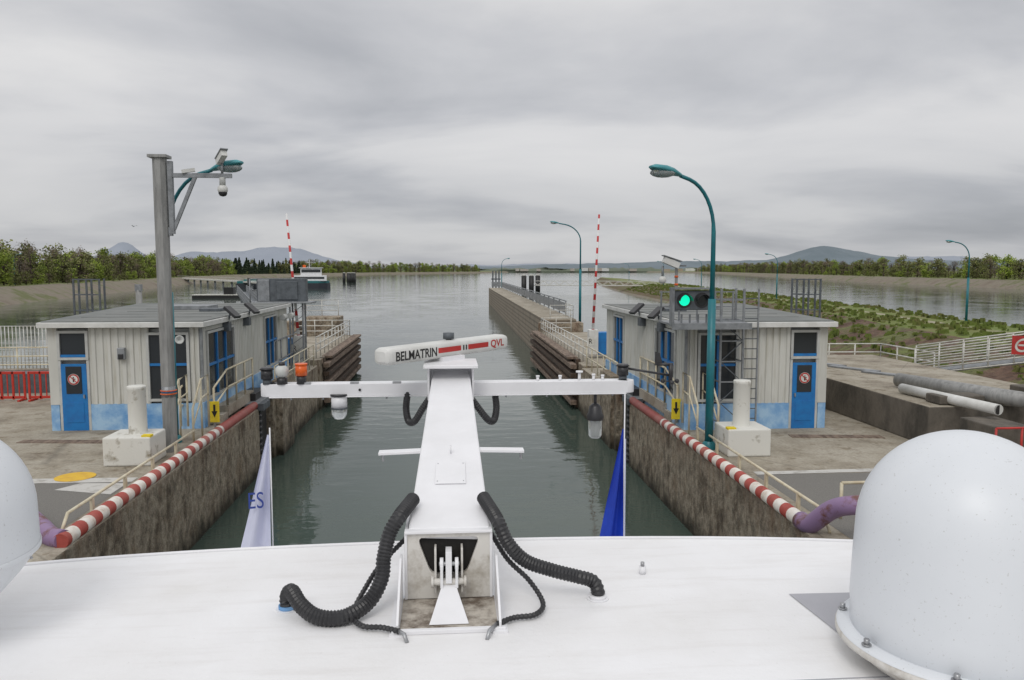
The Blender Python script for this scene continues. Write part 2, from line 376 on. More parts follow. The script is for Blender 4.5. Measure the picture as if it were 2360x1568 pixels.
for i in range(34):
    x=rnd.uniform(150,900);y=rnd.uniform(1885,1893) ; h=rnd.uniform(4,8); m.box((x,y-14,1+h/2),(rnd.uniform(8,20),6,h),'village_wall' if i%3 else 'facia')
m.make('houses',p)

# ------------------------------------------------------------ trees
def leaf(m,rnd,c,s,mt,asp=1):
    c=Vector(c); a=Vector((rnd.gauss(0,1),rnd.gauss(0,1),rnd.gauss(0,1))).normalized()
    b=a.orthogonal().normalized(); b=(Matrix.Rotation(rnd.random()*6.28,3,a)@b); d=a.cross(b)
    s*=rnd.uniform(.6,1.3)
    b=b*s*asp**.5; d=d*s/asp
    m.add([c-b,c-d*.8,c+b,c+d*.8],[(0,1,2,3)],mt)
def tree_mesh(kind,seed):
    rnd=random.Random(seed); m=M()
    if kind=='conifer':
        m.tube([(0,0,0),(0,0,9.6)],.2,'bark',6,radii=[.22,.03])
        for i in range(1500):
            t=rnd.random()**.8; z=.8+9.2*t; r=(1-t)*2.3*(.55+.45*rnd.random())*(1+.25*math.sin(z*4)); a=rnd.random()*6.28
            leaf(m,rnd,(r*math.cos(a),r*math.sin(a),z-.25*r),.34,'leaf_conifer')
        return m.make('tree_crown')
    tall=kind=='poplar'
    lm={'bright':'leaf_bright','olive':'leaf_olive','bare':'leaf_brown','poplar':'leaf_bright'}[kind]
    m.tube([(0,0,0),(.1,0,2.5),(.0,.1,6),(0,0,8.5)],.2,'bark',6,radii=[.26,.2,.11,.03])
    nb=26; cw=1.4 if tall else 3.1
    for i in range(nb):
        t=rnd.random(); z=1.4+7.8*t; prof=math.sin(math.pi*min(1,.12+.86*t))**.6
        a=rnd.random()*6.28; r=cw*prof*(.35+.7*rnd.random()); c=Vector((r*math.cos(a),r*math.sin(a),z+rnd.uniform(-.4,.5)))
        b0=Vector((0,0,max(.8,z*.6)))
        m.tube([b0,(b0+c)/2+Vector((0,0,.2)),c],.05,'bark',4,radii=[.08,.05,.015])
        R0=rnd.uniform(.65,1.25); nl=28 if kind=='bare' else 46
        for k in range(nl):
            d=Vector((rnd.gauss(0,1),rnd.gauss(0,1),rnd.gauss(0,.8)))*R0*.55
            leaf(m,rnd,c+d,.17 if kind=='bare' else .25,lm if not(kind=='olive' and rnd.random()<.15) else 'leaf_brown',2.5 if kind=='bare' else 1)
    return m.make('tree_crown')
protos={}
for k,seeds in {'bright':(1,2,3),'olive':(4,5,6),'bare':(7,8),'conifer':(9,10),'poplar':(11,)}.items():
    protos[k]=[]
    for s in seeds:
        o=tree_mesh(k,s); protos[k].append(o.data); bpy.data.objects.remove(o)
def plant(name,line,sign,y0,y1,pick,hfun,rows,seed,spf):
    rnd=random.Random(seed); par=empty(name); pts=dens(line,1.0)
    nxt=[y0]*len(rows); cnt=0
    for (x,y) in pts:
        if y<y0 or y>y1: continue
        for k,off in enumerate(rows):
            if y>=nxt[k]:
                nxt[k]=y+spf(y)*rnd.uniform(.6,1.4)
                kind=pick(rnd,y,k); me=rnd.choice(protos[kind])
                h=hfun(y,k)*rnd.uniform(.6,1.25)/10
                o=bpy.data.objects.new('tree_%d'%cnt,me); cnt+=1
                scene.collection.objects.link(o); o.parent=par
                o.location=(x+sign*(off+rnd.uniform(-2,2)),y,.7-.6*h*(k>0))
                wd=h*rnd.uniform(.9,1.3); o.scale=(wd,wd,h); o.rotation_euler=(0,0,rnd.random()*6.28)
def pickL(r,y,k):
    if 615<y<800: return 'conifer' if r.random()<.93 else 'olive'
    f=math.sin(y*.045)
    return r.choices(['bright','olive','bare','poplar'],[3.0+1.5*f,3.2,2.9-1.5*f,.3])[0]
plant('left_bank_tree_row',LL,-1,60,1480,pickL,lambda y,k:(2.6 if k==0 else 6.8+k*.6)*(1+.65*min(1,y/900)),[10,14,19,27],5,lambda y:3.4+y/120)
plant('right_bank_tree_row',RL,1,100,1500,lambda r,y,k:r.choices(['bright','olive','bare'],[2.2,4,3.4])[0],lambda y,k:(2.6 if k==0 else 6.4+k*.6)*(1+.55*min(1,y/900)),[10,14,20,29],6,lambda y:4+y/110)

# ------------------------------------------------------------ lock structure
lock=empty('canal_lock')
XL,XR=-6.05,5.95
m=M()
m.prism([(XL,-25),(XL,25.2),(-7.0,25.2),(-7.0,27.2),(XL,27.2),(XL,36.5),(-20.5,36.5),(-20.5,-25)],-6,0,'concrete_ground','lock_wall')
m.make('left_lock_platform',lock,.04)
m=M()
m.prism([(XR,-25),(19.5,-25),(19.5,34.5),(XR,34.5),(XR,27.2),(7.0,27.2),(7.0,25.2),(XR,25.2)],-6,0,'concrete_ground','lock_wall')
m.make('right_lock_platform',lock,.04)
m=M()
m.prism([(-5.95,36.5),(-5.9,50),(-7.2,51.5),(-11,51.5),(-12,36.5)],-6,.25,'concrete_ground','lock_wall')
m.box((-7.9,50.5,.85),(2.2,1.6,1.2),'lock_wall'); m.box((-10.2,50.3,.7),(1.6,1.6,.9),'lock_wall')
m.make('left_upstream_pier',lock,.04)
m=M()
m.prism([(6.0,34.5),(14,34.5),(12,44),(9.6,53.5),(6.2,53.5)],-6,.1,'concrete_ground','lock_wall')
m.make('right_upstream_pier',lock,.04)
m=M(); m.add([(-20,-25,.004),(-6.6,-25,.004),(-6.6,16.6,.004),(-20,16.6,.004)],[(0,1,2,3)],'asphalt')
m.add([(6.55,-25,.004),(11.8,-25,.004),(11.8,16.0,.004),(6.55,16.0,.004)],[(0,1,2,3)],'asphalt'); m.make('asphalt_pavement')
m=M(); m.add([(-12,16.6,.008),(-6.6,16.5,.008),(-6.6,16.85,.008),(-12,17.0,.008)],[(0,1,2,3)],'paint_white_ground')
m.add([(-7.9,16.0,.008),(-6.65,15.6,.008),(-6.65,16.4,.008),(-7.6,16.48,.008)],[(0,1,2,3)],'paint_white_ground')
m.add([(6.6,16.0,.008),(11.5,16.1,.008),(11.5,16.35,.008),(6.6,16.25,.008)],[(0,1,2,3)],'paint_white_ground'); m.make('painted_line')
m=M(); m.add([(-7.95+.40*math.cos(t*.2618),17.0+.40*math.sin(t*.2618),.013) for t in range(24)],[tuple(range(24))],'paint_yellow_ground'); m.make('painted_yellow_disc')
m=M(); m.box((-9.9,20.6,.006),(2.2,.35,.02),'wood_old',rz=-.1); m.box((10.2,19.6,.006),(2.4,.35,.02),'wood_old',rz=-.12); m.make('cable_channel_covers',lock)
for side,x in (('left',-6.17),('right',6.03)):
    p=empty('striped_edge_pipe'); m=M(); m.tube([(x,12.6,.1),(x,25.1,.1)],.125,'striped_pipe',18)
    m.make('pipe',p)
    m=M()
    if side=='left': c=[(x,12.7,.1),(x-.3,12.9,.1),(x-.8,13.5,.12),(x-1.5,14.0,.3),(x-2.6,14.1,.35)]
    else: c=[(x,12.7,.1),(x+.02,12.4,.12),(x+.2,12.0,.5),(x+.45,11.7,.66),(x+1.2,11.6,.68),(x+1.9,11.6,.65)]
    q=empty('purple_pipe'); m.tube(cat(c,.08),.155,'purple_pipe',16)
    m.make('pipe',q)
    m=M(); s=-1 if side=='left' else 1
    for k in range(14):
        z=.05-k*.19
        m.tube([( (XL if s<0 else XR)+s*.25+.17*math.cos(t),25.6+.17*math.sin(t),z) for t in [i*.5236 for i in range(13)]],.09,'black_rubber',8)
    m.box(((XL if s<0 else XR)+s*.45,26.3,-.9),(.5,1.4,2.6),'black_rubber')
    m.make('rubber_fender_column')
    m=M(); m.box((s*6.55,26.2,.12),(1.0,2.3,.1),'galv'); m.box((s*6.0,28.6,-.8),(.35,2.0,2.7),'lock_wall'); 
    m.box((s*6.12,25.5,.05),(.5,.9,.22),'galv_dark')
    m.make('lock_gate_walkway',None,.01)
for s in(-1,1):
    p=empty('timber_fender'); m=M(); x0=s*5.75; y0,y1=(37,51.6) if s<0 else (35.5,53.6)
    for k in range(5):
        z=-1.75+k*.42
        pts=[(x0,y0),(x0,y1-1.2),(x0+s*.5,y1-.3),(x0+s*1.6,y1)] if s<0 else [(x0,y0),(x0,y1)]
        for (xa,ya),(xb,yb) in zip(pts,pts[1:]): m.beam((xa,ya,z),(xb,yb,z),.28,.22,'wood_dark' if k%2 else 'wood_old')
    y=y0+.5
    while y<y1-1.2:
        m.box((x0+s*.27,y,-.9),(.22,.3,2.3),'wood_dark'); y+=1.6
    m.box((x0+s*.1,(y0+y1)/2,.22),(.5,y1-y0-2,.12),'wood_old')
    m.make('beams',p,.02)
p=empty('concrete_guide_wall'); m=M()
m.prism([(6.6,54),(8.9,54),(10.3,150),(7.7,150)],-6,.95,'concrete_ground','guide_wall'); m.make('wall_body',p,.03)
m=M(); m.prism([(6.15,53.4),(9.3,53.4),(9.3,55),(6.5,55)],-6,.75,'lock_wall'); m.make('wall_head',p,.03)
m=M(); 
for i in range(24):
    a=Vector((8.75,58,.95)).lerp(Vector((10.15,149,.95)),i/24); b=Vector((8.75,58,.95)).lerp(Vector((10.15,149,.95)),(i+1)/24)
    m.box((a.x,a.y,1.5),(.1,.1,1.15),'galv'); m.beam(a+Vector((0,0,.6)),b+Vector((0,0,.6)),.05,.75,'galv'); m.beam(a+Vector((0,0,1.12)),b+Vector((0,0,1.12)),.09,.08,'galv')
m.make('parapet_panels',p)
m=M(); 
for k in range(3): m.box((8.6+k*.6,152,1.2),(.25,.25,6),'galv_dark')
m.box((9.2,152,2.6),(1.8,.3,.25),'galv_dark'); m.box((9.2,151,1.6),(1.8,.2,.9),'galv'); m.make('end_dolphin',p)
m=M(); railing(m,[(-6.15,28,0),(-6.15,36,0)],1.0,'cream_rail',r=.028); railing(m,[(-6.2,37,.25),(-6.2,49.5,.25),(-10.5,49.6,.25)],1.0,'white_rail',rails=(1,.66,.33),r=.03)
railing(m,[(-9.2,51.2,1.45),(-7.1,51.2,1.45)],1.0,'white_rail',rails=(1,.66,.33)); railing(m,[(-6.8,31,0),(-6.8,36,0)],1.6,'galv',r=.03); m.make('left_pier_railing')
m=M(); railing(m,[(6.15,28,0),(6.15,34.4,0)],1.0,'cream_rail',r=.028); railing(m,[(6.3,35,.1),(6.3,53,.1),(8.4,53.2,.1)],1.0,'white_rail',rails=(1,.66,.33),r=.03); 
railing(m,[(7.0,53.6,.95),(8.6,53.6,.95),(8.6,57,.95)],1.0,'white_rail',rails=(1,.66,.33)); m.make('right_pier_railing')

def nearrail(name,s,x,ys,ye):
    m=M()
    m.cyl((x,ys,.32),(x,ye,.36),.028,'cream_rail',n=8)
    y=ys+.9
    while y<ye: m.box((x,y,.17),(.05,.08,.34),'cream_rail'); y+=1.45
    m.cyl((x,ys,.32),(x-s*.02,ys-.35,.02),.028,'cream_rail',n=8)
    xs=x+s*.05
    for dx in (0,.55):
        m.tube([(xs+s*dx,ye+.1,0),(xs+s*dx,ye+.1,.9),(xs+s*dx,ye+.8,1.55),(xs+s*dx,ye+1.4,1.6),(xs+s*dx,ye+1.4,.2)],.03,'cream_rail',8)
        m.tube([(xs+s*dx,ye+.1,.45),(xs+s*dx,ye+.8,1.05),(xs+s*dx,ye+1.4,1.1)],.022,'cream_rail',8)
        m.cyl((xs+s*dx,ye+.8,0),(xs+s*dx,ye+.8,1.55),.025,'cream_rail',n=6)
    railing(m,[(xs,ye+1.9,.1),(xs,ye+3.2,.45),(xs,ye+6.2,.45)],1.05,'cream_rail',r=.03,post=1.0)
    railing(m,[(xs+s*.9,ye+1.9,.1),(xs+s*.9,ye+3.2,.45)],1.05,'cream_rail',r=.03,post=1.0)
    m.box((xs+s*.4,ye+4.6,.3),(.9,3.0,.3),'concrete_ground')
    m.box((xs+s*.4,ye+2.8,.15),(.9,.5,.26),'concrete_ground')
    m.make(name)
nearrail('edge_handrail',-1,-6.42,13.4,20.0); nearrail('edge_handrail',1,6.35,12.6,19.4)
m=M(); railing(m,[(6.9,13.0,0),(8.4,13.0,0)],.65,'cream_rail',rails=(1,),r=.03); m.make('short_handrail')
for x,y in((-6.42,21.75),(6.32,21.15)):
    p=empty('arrow_sign'); m=M(); m.box((x,y,.52),(.26,.02,.58),'yellow'); m.box((x,y+.03,.15),(.04,.04,.3),'galv'); m.make('plate',p)
    m=M(); m.add([(x-.03,y-.013,.72),(x+.03,y-.013,.72),(x+.03,y-.013,.54),(x-.03,y-.013,.54)],[(0,1,2,3)],'ink_black'); m.add([(x-.08,y-.013,.54),(x+.08,y-.013,.54),(x,y-.013,.36)],[(0,1,2)],'ink_black'); m.make('arrow',p)
for x,y,dx in((-7.22,18.35,.08),(7.05,18.1,-.03)):
    p=empty('mooring_bollard'); m=M(); m.box((x,y,.33),(1.04,1.0,.66),'white_lime'); m.make('plinth',p,.035)
    m=M(); m.lathe((x+dx,y,.66),[(.21,0),(.2,.04),(.195,1.0),(.205,1.02),(.205,1.08),(.19,1.1),(0.001,1.1)],'white_lime',28); m.make('post',p)
    m=M(); m.box((x+(.42 if x<0 else -.42),y-.38,.67),(.2,.18,.05),'yellow'); m.make('marker',p)

# ------------------------------------------------------------ buildings
def ribbed(m,p,q,z0,z1,mt,nrm,step=.2,dep=.035):
    p=Vector(p);q=Vector(q);L=(q-p).length;d=(q-p).normalized();nr=Vector(nrm)
    n=max(1,round(L/step));st=L/n;pr=[]
    for i in range(n):
        for u,o in((0,0),(.35,0),(.45,1),(.9,1)): pr.append(p+d*(i+u)*st+nr*dep*o)
    pr.append(q)
    vs=[(a.x,a.y,z0) for a in pr]+[(a.x,a.y,z1) for a in pr];k=len(pr)
    m.add(vs,[(i,i+1,k+i+1,k+i) for i in range(k-1)],mt)
def window(m,o,ux,nr,w,z0,z1,fr,cols=1,rowsz=()):
    o=Vector(o);u=Vector(ux);nr=Vector(nr)
    def bx(a,b,za,zb,dep,mt,off=0):
        cc=o+u*(a+b)/2+nr*off; s=Vector((abs(u.x)*(b-a)+abs(nr.x)*dep,abs(u.y)*(b-a)+abs(nr.y)*dep,zb-za))
        m.box((cc.x,cc.y,(za+zb)/2),s,mt)
    bx(0,w,z0,z1,.04,'window_glass',.0)
    t=.07
    bx(-t,0,z0-t,z1+t,.1,fr,.03);bx(w,w+t,z0-t,z1+t,.1,fr,.03);bx(0,w,z1,z1+t,.1,fr,.03);bx(0,w,z0-t,z0,.1,fr,.03)
    for i in range(1,cols): bx(w*i/cols-t/2,w*i/cols+t/2,z0,z1,.07,'blue_paint',.035)
    for z in rowsz: bx(0,w,z-t/2,z+t/2,.06,'blue_paint',.03)
def nosign(p,x,y,z):
    m=M(); n=24
    def disc(r,yy,mt): m.add([(x+r*math.cos(2*math.pi*i/n),yy,z+r*math.sin(2*math.pi*i/n)) for i in range(n)],[tuple(range(n))],mt)
    disc(.155,y,'frame_white')
    disc(.145,y-.004,'red_paint'); disc(.11,y-.008,'facia')
    m.box((x,y-.010,z-.02),(.035,.004,.10),'ink_black'); m.box((x,y-.010,z+.055),(.03,.004,.03),'ink_black'); m.box((x+.02,y-.010,z+.01),(.07,.004,.018),'ink_black')
    m.box((x,y-.016,z),(.24,.004,.022),'red_paint',ry=R(45))
    m.make('no_pedestrian_sign',p)
def building(s,X0,X1,Y0,Y1,back):
    p=empty('lock_control_building'); a,b=min(X0,X1),max(X0,X1); T=2.82
    m=M(); m.box(((a+b)/2,(Y0+Y1)/2+.05,1.40),(b-a-.2,Y1-Y0-.2,2.76),'frame_white'); 
    m.prism([(X1,Y0+.1),(X1,Y1-.1),(X1+s*back*.8,Y1-.1)],0,2.78,'siding'); m.make('core',p)
    m=M(); dw=X1-s*1.05
    lo=lambda u,v:(min(u,v),max(u,v))
    u,v=lo(X0,dw); m.box(((u+v)/2,Y0-.0,.36),(v-u,.1,.72),'pale_blue'); 
    u,v=lo(X1,X1-s*.22); m.box(((u+v)/2,Y0,.36),(v-u,.1,.72),'pale_blue')
    m.box((X0,(Y0+Y1)/2,.36),(.12,Y1-Y0+.05,.72),'pale_blue'); m.make('plinth_band',p)
    m=M(); w0=X0+s*.35; w1=X0+s*1.35
    u,v=lo(w1,dw); ribbed(m,(u,Y0-.02,0),(v,Y0-.02,0),.72,T,'siding',(0,-1,0))
    u,v=lo(X0,w0-s*.08); ribbed(m,(u,Y0-.02,0),(v,Y0-.02,0),.72,T,'siding',(0,-1,0),.13)
    u,v=lo(X1,X1-s*.24); m.box(((u+v)/2,Y0-.01,(T+.72)/2),(v-u,.1,T-.72),'siding')
    if s<0: wins=[(Y0+.5,2.7),(Y0+7.4,2.0)]
    else: wins=[(Y0+1.0,2.1),(Y0+7.6,1.7)]
    y=Y0
    for wy,ww in wins:
        ribbed(m,(X0,y,0),(X0,wy-.1,0),.72,T,'siding',(-s,0,0)); y=wy+ww+.1
    ribbed(m,(X0,y,0),(X0,Y1,0),.72,T,'siding',(-s,0,0))
    for wy,ww in wins:
        m.box((X0,wy+ww/2,2.76),(.08,ww+.2,.14),'siding')
    m.make('ribbed_siding',p)
    m=M()
    for wy,ww in wins: window(m,(X0,wy,0),(0,1,0),(-s,0,0),ww,.8,2.6,'frame_white',3,(1.7,))
    u,v=lo(w0,w1); window(m,(u,Y0,0),(1,0,0),(0,-1,0),v-u,.85,2.62,'frame_white',2,(1.8,))
    u,v=lo(dw-s*.0,X1-s*.24); u+=.07; v-=.07
    window(m,(u,Y0,0),(1,0,0),(0,-1,0),v-u,2.02,2.68,'frame_white',1,(2.06,)); m.make('windows',p)
    m=M(); m.box(((u+v)/2,Y0-.04,.92),(v-u,.06,1.84),'blue_paint'); m.box(((u+v)/2,Y0-.075,1.4),((v-u)*.62,.02,.75),'window_glass'); m.box(((u+v)/2,Y0-.075,.5),((v-u)*.7,.012,.55),'blue_paint'); m.box((u+.07 if s>0 else v-.07,Y0-.1,.95),(.03,.06,.1),'steel')
    m.box((u-.035,Y0-.02,1.0),(.07,.08,2.0),'frame_white'); m.box((v+.035,Y0-.02,1.0),(.07,.08,2.0),'frame_white'); m.make('door',p,.004)
    nosign(p,(u+v)/2,Y0-.095,1.42)
    o=.3; of=.16; pts=[(X0-s*.2,Y0-o),(X1+s*of,Y0-o),(X1+s*(of+back),Y1+.2),(X0-s*.2,Y1+.2)]
    m=M(); m.prism(pts,2.84,2.98,'facia'); m.make('fascia',p,.01)
    c=Vector((sum(q[0] for q in pts)/4,sum(q[1] for q in pts)/4)); 
    m=M(); m.prism([tuple(c+(Vector(q)-c)*.975) for q in pts],2.982,3.01,'roofing'); 
    for k in range(1,7):
        yy=Y0+(Y1-Y0)*k/7; m.box(((X0+X1)/2,yy,3.015),(3.7,.05,.012),'roofing')
    m.make('roof_membrane',p)
    m=M(); m.box(((X0+X1)/2+s*.3,Y0+6.5,3.08),(1.6,1.1,.14),'galv'); m.box(((X0+X1)/2-s*.9,Y0+5,3.06),(.7,.6,.1),'galv_dark'); m.make('roof_vents',p,.01)
    for k,yy in enumerate((Y0+2.2,Y0+4.6)):
        m=M(); x=X0-s*.3; m.box((x,yy,3.12),(.5,.3,.09),'black_plastic',rz=R(20)*s,ry=-s*R(38)); m.cyl((x+s*.15,yy,2.8),(x+s*.05,yy,3.1),.03,'galv_dark'); m.box((X0-s*.08,yy,2.68),(.3,.3,.26),'galv_dark'); m.make('floodlight_%d'%k,p,.01)
    m=M(); xf=X1-s*1.95; 
    if s<0: m.box((xf,Y0-.12,2.12),(.2,.14,.32),'galv'); m.box((xf,Y0-.2,2.05),(.14,.04,.14),'black_plastic'); m.make('wall_lamp',p,.02)
    m=M(); m.box((X0-s*.05,Y0-.05,1.95),(.07,.07,1.7),'galv') ; m.make('downpipe',p)
building(-1,-6.85,-10.85,22.1,33.6,1.9)
building(1,6.5,10.45,20.8,31.6,1.6)

# ------------------------------------------------------------ lamps, poles
def lamp(name,x,y,z0,h,arm,ang,sc=1,mt='teal',rise=1.35,hs=1):
    p=empty(name); m=M(); d=Vector((math.cos(ang),math.sin(ang),0)); hb=h-rise
    B=Vector((x,y,z0))
    m.tube([B,B+Vector((0,0,h*.56))],.1*sc,mt,14,radii=[.1*sc,.095*sc]); m.lathe(B,[(.17*sc,0),(.17*sc,.12),(.11*sc,.2)],mt,14)
    arc=[B+Vector((0,0,h*.55)),B+Vector((0,0,hb))]
    for i in range(1,9):
        t=i/8*math.pi/2*.86
        arc.append(B+Vector((0,0,hb))+d*arm*.78*(1-math.cos(t))+Vector((0,0,(h-hb)*math.sin(t)*.95)))
    e=arc[-1]+d*arm*.22+Vector((0,0,.07*sc)); arc.append(e)
    m.tube(arc,.055*sc,mt,12,radii=[.062*sc,.055*sc]+[.045*sc]*(len(arc)-2)); m.make('column',p)
    m=M(); hs*=sc
    L=.72*hs; secs=[(0,.05,.05),(.12,.09,.07),(.3,.15,.1),(.55,.17,.11),(.85,.14,.08),(1,.06,.03)]
    sd=Vector((-d.y,d.x,0)); up=Vector((0,0,1)); fw=(d+Vector((0,0,.16))).normalized(); vs=[]
    for t,w,hh in secs:
        c=e+fw*L*t
        for j in range(12):
            a=2*math.pi*j/12; zz=math.sin(a)*hh*hs
            if zz<0: zz*=.35
            vs.append(c+sd*math.cos(a)*w*hs+up*zz)
    m.add(vs,[(i*12+j,i*12+(j+1)%12,(i+1)*12+(j+1)%12,(i+1)*12+j) for i in range(5) for j in range(12)],'teal_light',True)
    m.add(vs[60:72],[tuple(range(12))],'teal_light'); m.make('lamp_head',p)
    m=M(); c=e+fw*L*.6-up*.04*hs; m.sphere(c,.18*hs,'clear_glass',14,(1.35 if abs(d.x)>.5 else .8,.8,.5)); m.make('lens',p)
lamp('street_lamp',-7.0,20.3,0,6.85,1.72,R(-24),rise=1.7,hs=1.25)
lamp('street_lamp',6.37,18.5,0,6.60,1.30,R(205),rise=1.3,hs=1.25)
lamp('street_lamp',10,59,0,7.9,2.0,R(185))
lamp('street_lamp',42.7,61.3,0,6.7,1.4,R(165))
lamp('street_lamp',49,113.6,0,6.7,1.4,R(165))
for q in((60,215),(56,170),(70,300)): lamp('street_lamp',q[0],q[1],0,6.7,1.4,R(165))
lamp('street_lamp',11,162,0,6.7,1.4,R(20)); lamp('street_lamp',-100,190,1,7,1.4,R(0))
p=empty('camera_pole'); m=M(); x,y=-6.76,19.3
m.prism([(x+.16*math.cos(a*.7854+.39),y+.16*math.sin(a*.7854+.39)) for a in range(8)],0,7.02,'pole_grey'); m.box((x,y,7.05),(.43,.40,.07),'pole_grey')
m.make('column',p,.005)
m=M(); m.cyl((x,y,1.46),(x,y,1.49),.178,'blue_paint',n=8); 
for z in(1.42,1.5): m.tube([(x+.178*math.cos(a),y+.178*math.sin(a),z) for a in [i*.4 for i in range(17)]],.014,'orange',6)
m.cyl((x,y,1.35),(x,y,1.6),.17,'galv',n=8); m.make('strap_bands',p)
m=M(); m.box((x+.24,y,6.1),(.1,.12,1.7),'galv'); m.box((x+.2,y,5.3),(.08,.1,.2),'galv'); m.box((x+.92,y,6.62),(1.46,.08,.1),'galv'); m.beam((x+.27,y,5.35),(x+.8,y,6.58),.07,.08,'galv'); m.beam((x+.8,y-.2,6.64),(x+1.45,y-.2,6.64),.03,.03,'galv'); m.make('bracket_arm',p)
m=M(); cx=x+1.43; m.cyl((cx,y,6.58),(cx,y,6.36),.07,'frame_white'); m.sphere((cx,y,6.3),.12,'facia'); m.lathe((cx,y,6.2),[(0,-.07),(.07,-.05),(.1,0),(.1,.05)],'black_plastic',16)
m.cyl((cx,y,6.65),(cx,y,6.95),.03,'galv'); m.box((cx+.02,y-.1,7.03),(.14,.42,.14),'facia',rz=R(35),rx=R(-25)); m.box((cx+.02,y-.1,7.12),(.18,.46,.02),'galv',rz=R(35),rx=R(-25))
m.box((x+.65,y,6.73),(.3,.12,.08),'facia',rz=.3,ry=-.2); m.make('security_cameras',p)
m=M(); m.lathe((0,0,0),[(.02,-.06),(.05,0),(.10,.14),(.105,.15),(.08,.14),(0,.05)],'frame_white',16)
o=m.make('horn_speaker',p); o.location=(x+.33,y-.1,2.72); o.rotation_euler=(R(80),0,R(20))

for s,x,y,z0,lean in((-1,-6.62,35.2,1.0,-.42),(1,7.0,37.5,1.5,.25)):
    p=empty('raised_barrier_arm'); m=M(); m.cyl((x,y,z0),(x+lean,y,6.85 if s<0 else 7.05),.07,'barrier_stripes',.045,n=8); m.make('arm',p)
    m=M(); m.box((x,y,.9),(.45,.5,1.2),'facia'); m.box((x+s*.5,y+.4,.8),(.6,.6,1.1),'blue_paint'); m.make('cabinet',p,.02)
    m=M(); n=20; m.add([(x-.15+.22*math.cos(i*.314),y-.27,.95+.22*math.sin(i*.314)) for i in range(n)],[tuple(range(n))],'white_rail'); m.make('sign_disc',p)
    text('R',"letter",p,'ink_black',(x-.24,y-.275,.83),(1,0,0),(0,0,1),.17,.24)

p=empty('navigation_signal_light'); X,Y=6.25,19.7
m=M(); m.box((X,Y,3.62),(.96,.2,.50),'galv_dark'); m.make('housing',p,.02)
m=M()
for a in(-.52,.52): m.box((X+a,Y,3.45),(.05,.3,1.0),'galv')
m.box((X,Y,3.92),(1.1,.34,.04),'galv'); m.box((X+.5,Y+.5,3.0),(2.1,1.3,.05),'galv'); m.box((X+.5,Y-.15,2.95),(2.1,.05,.16),'galv')
for dx in(-.5,0,.5,1.0,1.5): m.box((X+dx,Y+1.1,3.4),(.04,.04,.85),'galv')
for z in(3.4,3.8): m.box((X+.5,Y+1.1,z),(2.1,.03,.03),'galv')
for i in range(5): m.box((X-.45+i*.22,Y+.11,3.1),(.04,.04,.3),'galv')
m.make('platform_frame',p)
m=M()
for dx,mt in((-.23,'green_light'),(.23,'window_glass')):
    n=24
    m.add([(X+dx+.2*math.cos(i*math.tau/n),Y-.105,3.62+.2*math.sin(i*math.tau/n)) for i in range(n)],[tuple(range(n))],'black_plastic')
    m.add([(X+dx+.14*math.cos(i*math.tau/n),Y-.112,3.62+.14*math.sin(i*math.tau/n)) for i in range(n)],[tuple(range(n))],mt)
    v0=[(X+dx+.16*math.cos(math.pi*i/12),Y-.11,3.62+.16*math.sin(math.pi*i/12)) for i in range(13)]
    v1=[(X+dx+.17*math.cos(math.pi*i/12),Y-.34,3.60+.17*math.sin(math.pi*i/12)) for i in range(13)]
    m.add(v0+v1,[(i,i+1,14+i,13+i) for i in range(12)],'black_plastic',True)
m.make('lamps_and_visors',p)
m=M(); x0,x1,y0,y1=X+.98,X+1.6,Y+.55,Y+1.15
for xx in(x0,x1):
    for yy in(y0,y1): m.box((xx,yy,1.95),(.055,.055,3.9),'galv')
z=.3;k=0
while z<3.9:
    for yy in(y0,y1): m.box(((x0+x1)/2,yy,z),(x1-x0,.03,.035),'galv')
    for xx in(x0,x1): m.box((xx,(y0+y1)/2,z),(.03,y1-y0,.035),'galv')
    if z<2.9:
        m.beam((x0,y0,z),(x1,y0,z+.55),.025,.025,'galv_dark') if k%2 else m.beam((x1,y0,z),(x0,y0,z+.55),.025,.025,'galv_dark')
    z+=.55;k+=1
for i in range(13): m.box((x1+.22,y0,.4+i*.27),(.36,.025,.025),'galv_dark')
m.box((x1+.4,y0,2.0),(.04,.04,3.8),'galv')
m.make('lattice_tower',p)
m=M(); cx=X-.42; m.box((cx,Y,4.2),(.06,.06,.6),'pole_grey'); m.box((cx-.16,Y-.05,4.58),(.42,.2,.15),'facia',ry=R(22)); m.box((cx-.14,Y-.05,4.69),(.5,.26,.02),'galv',ry=R(18)); m.cyl((cx-.36,Y,4.5),(cx-.36,Y,4.2),.03,'galv'); m.sphere((cx-.36,Y,4.14),.1,'facia'); m.box((cx+.1,Y,4.5),(.3,.05,.04),'galv')
for z in(4.0,4.2): m.cyl((cx,Y,z),(cx,Y,z+.05),.05,'orange',n=8)
m.make('security_camera',p)
p=empty('signal_cabinet'); m=M(); m.box((-7.25,35,3.52),(2.1,.5,1.0),'galv_dark'); m.box((-8.0,34.72,3.5),(.5,.05,.95),'galv'); m.box((-7.0,34.72,3.5),(.9,.05,.8),'galv_dark'); m.box((-7.2,35,2.98),(2.6,1.2,.08),'galv'); m.make('housing',p,.02)
m=M()
for xx in(-6.9,-6.35):
    for yy in(34.7,35.3): m.box((xx,yy,1.5),(.07,.07,3.0),'galv')
for k in range(6): m.beam((-6.9,34.7,.2+k*.45),(-6.35,34.7,.6+k*.45),.03,.03,'galv')
railing(m,[(-8.5,34.4,3.0),(-8.5,35.7,3.0)],1.0,'galv'); m.make('stand',p)
m=M(); 
for xx,yy in((-6.55,33.4),(-6.6,32.2)): m.cyl((xx,yy,2.5),(xx,yy-.5,2.5),.12,'frame_white')
m.make('lamp_units',p)
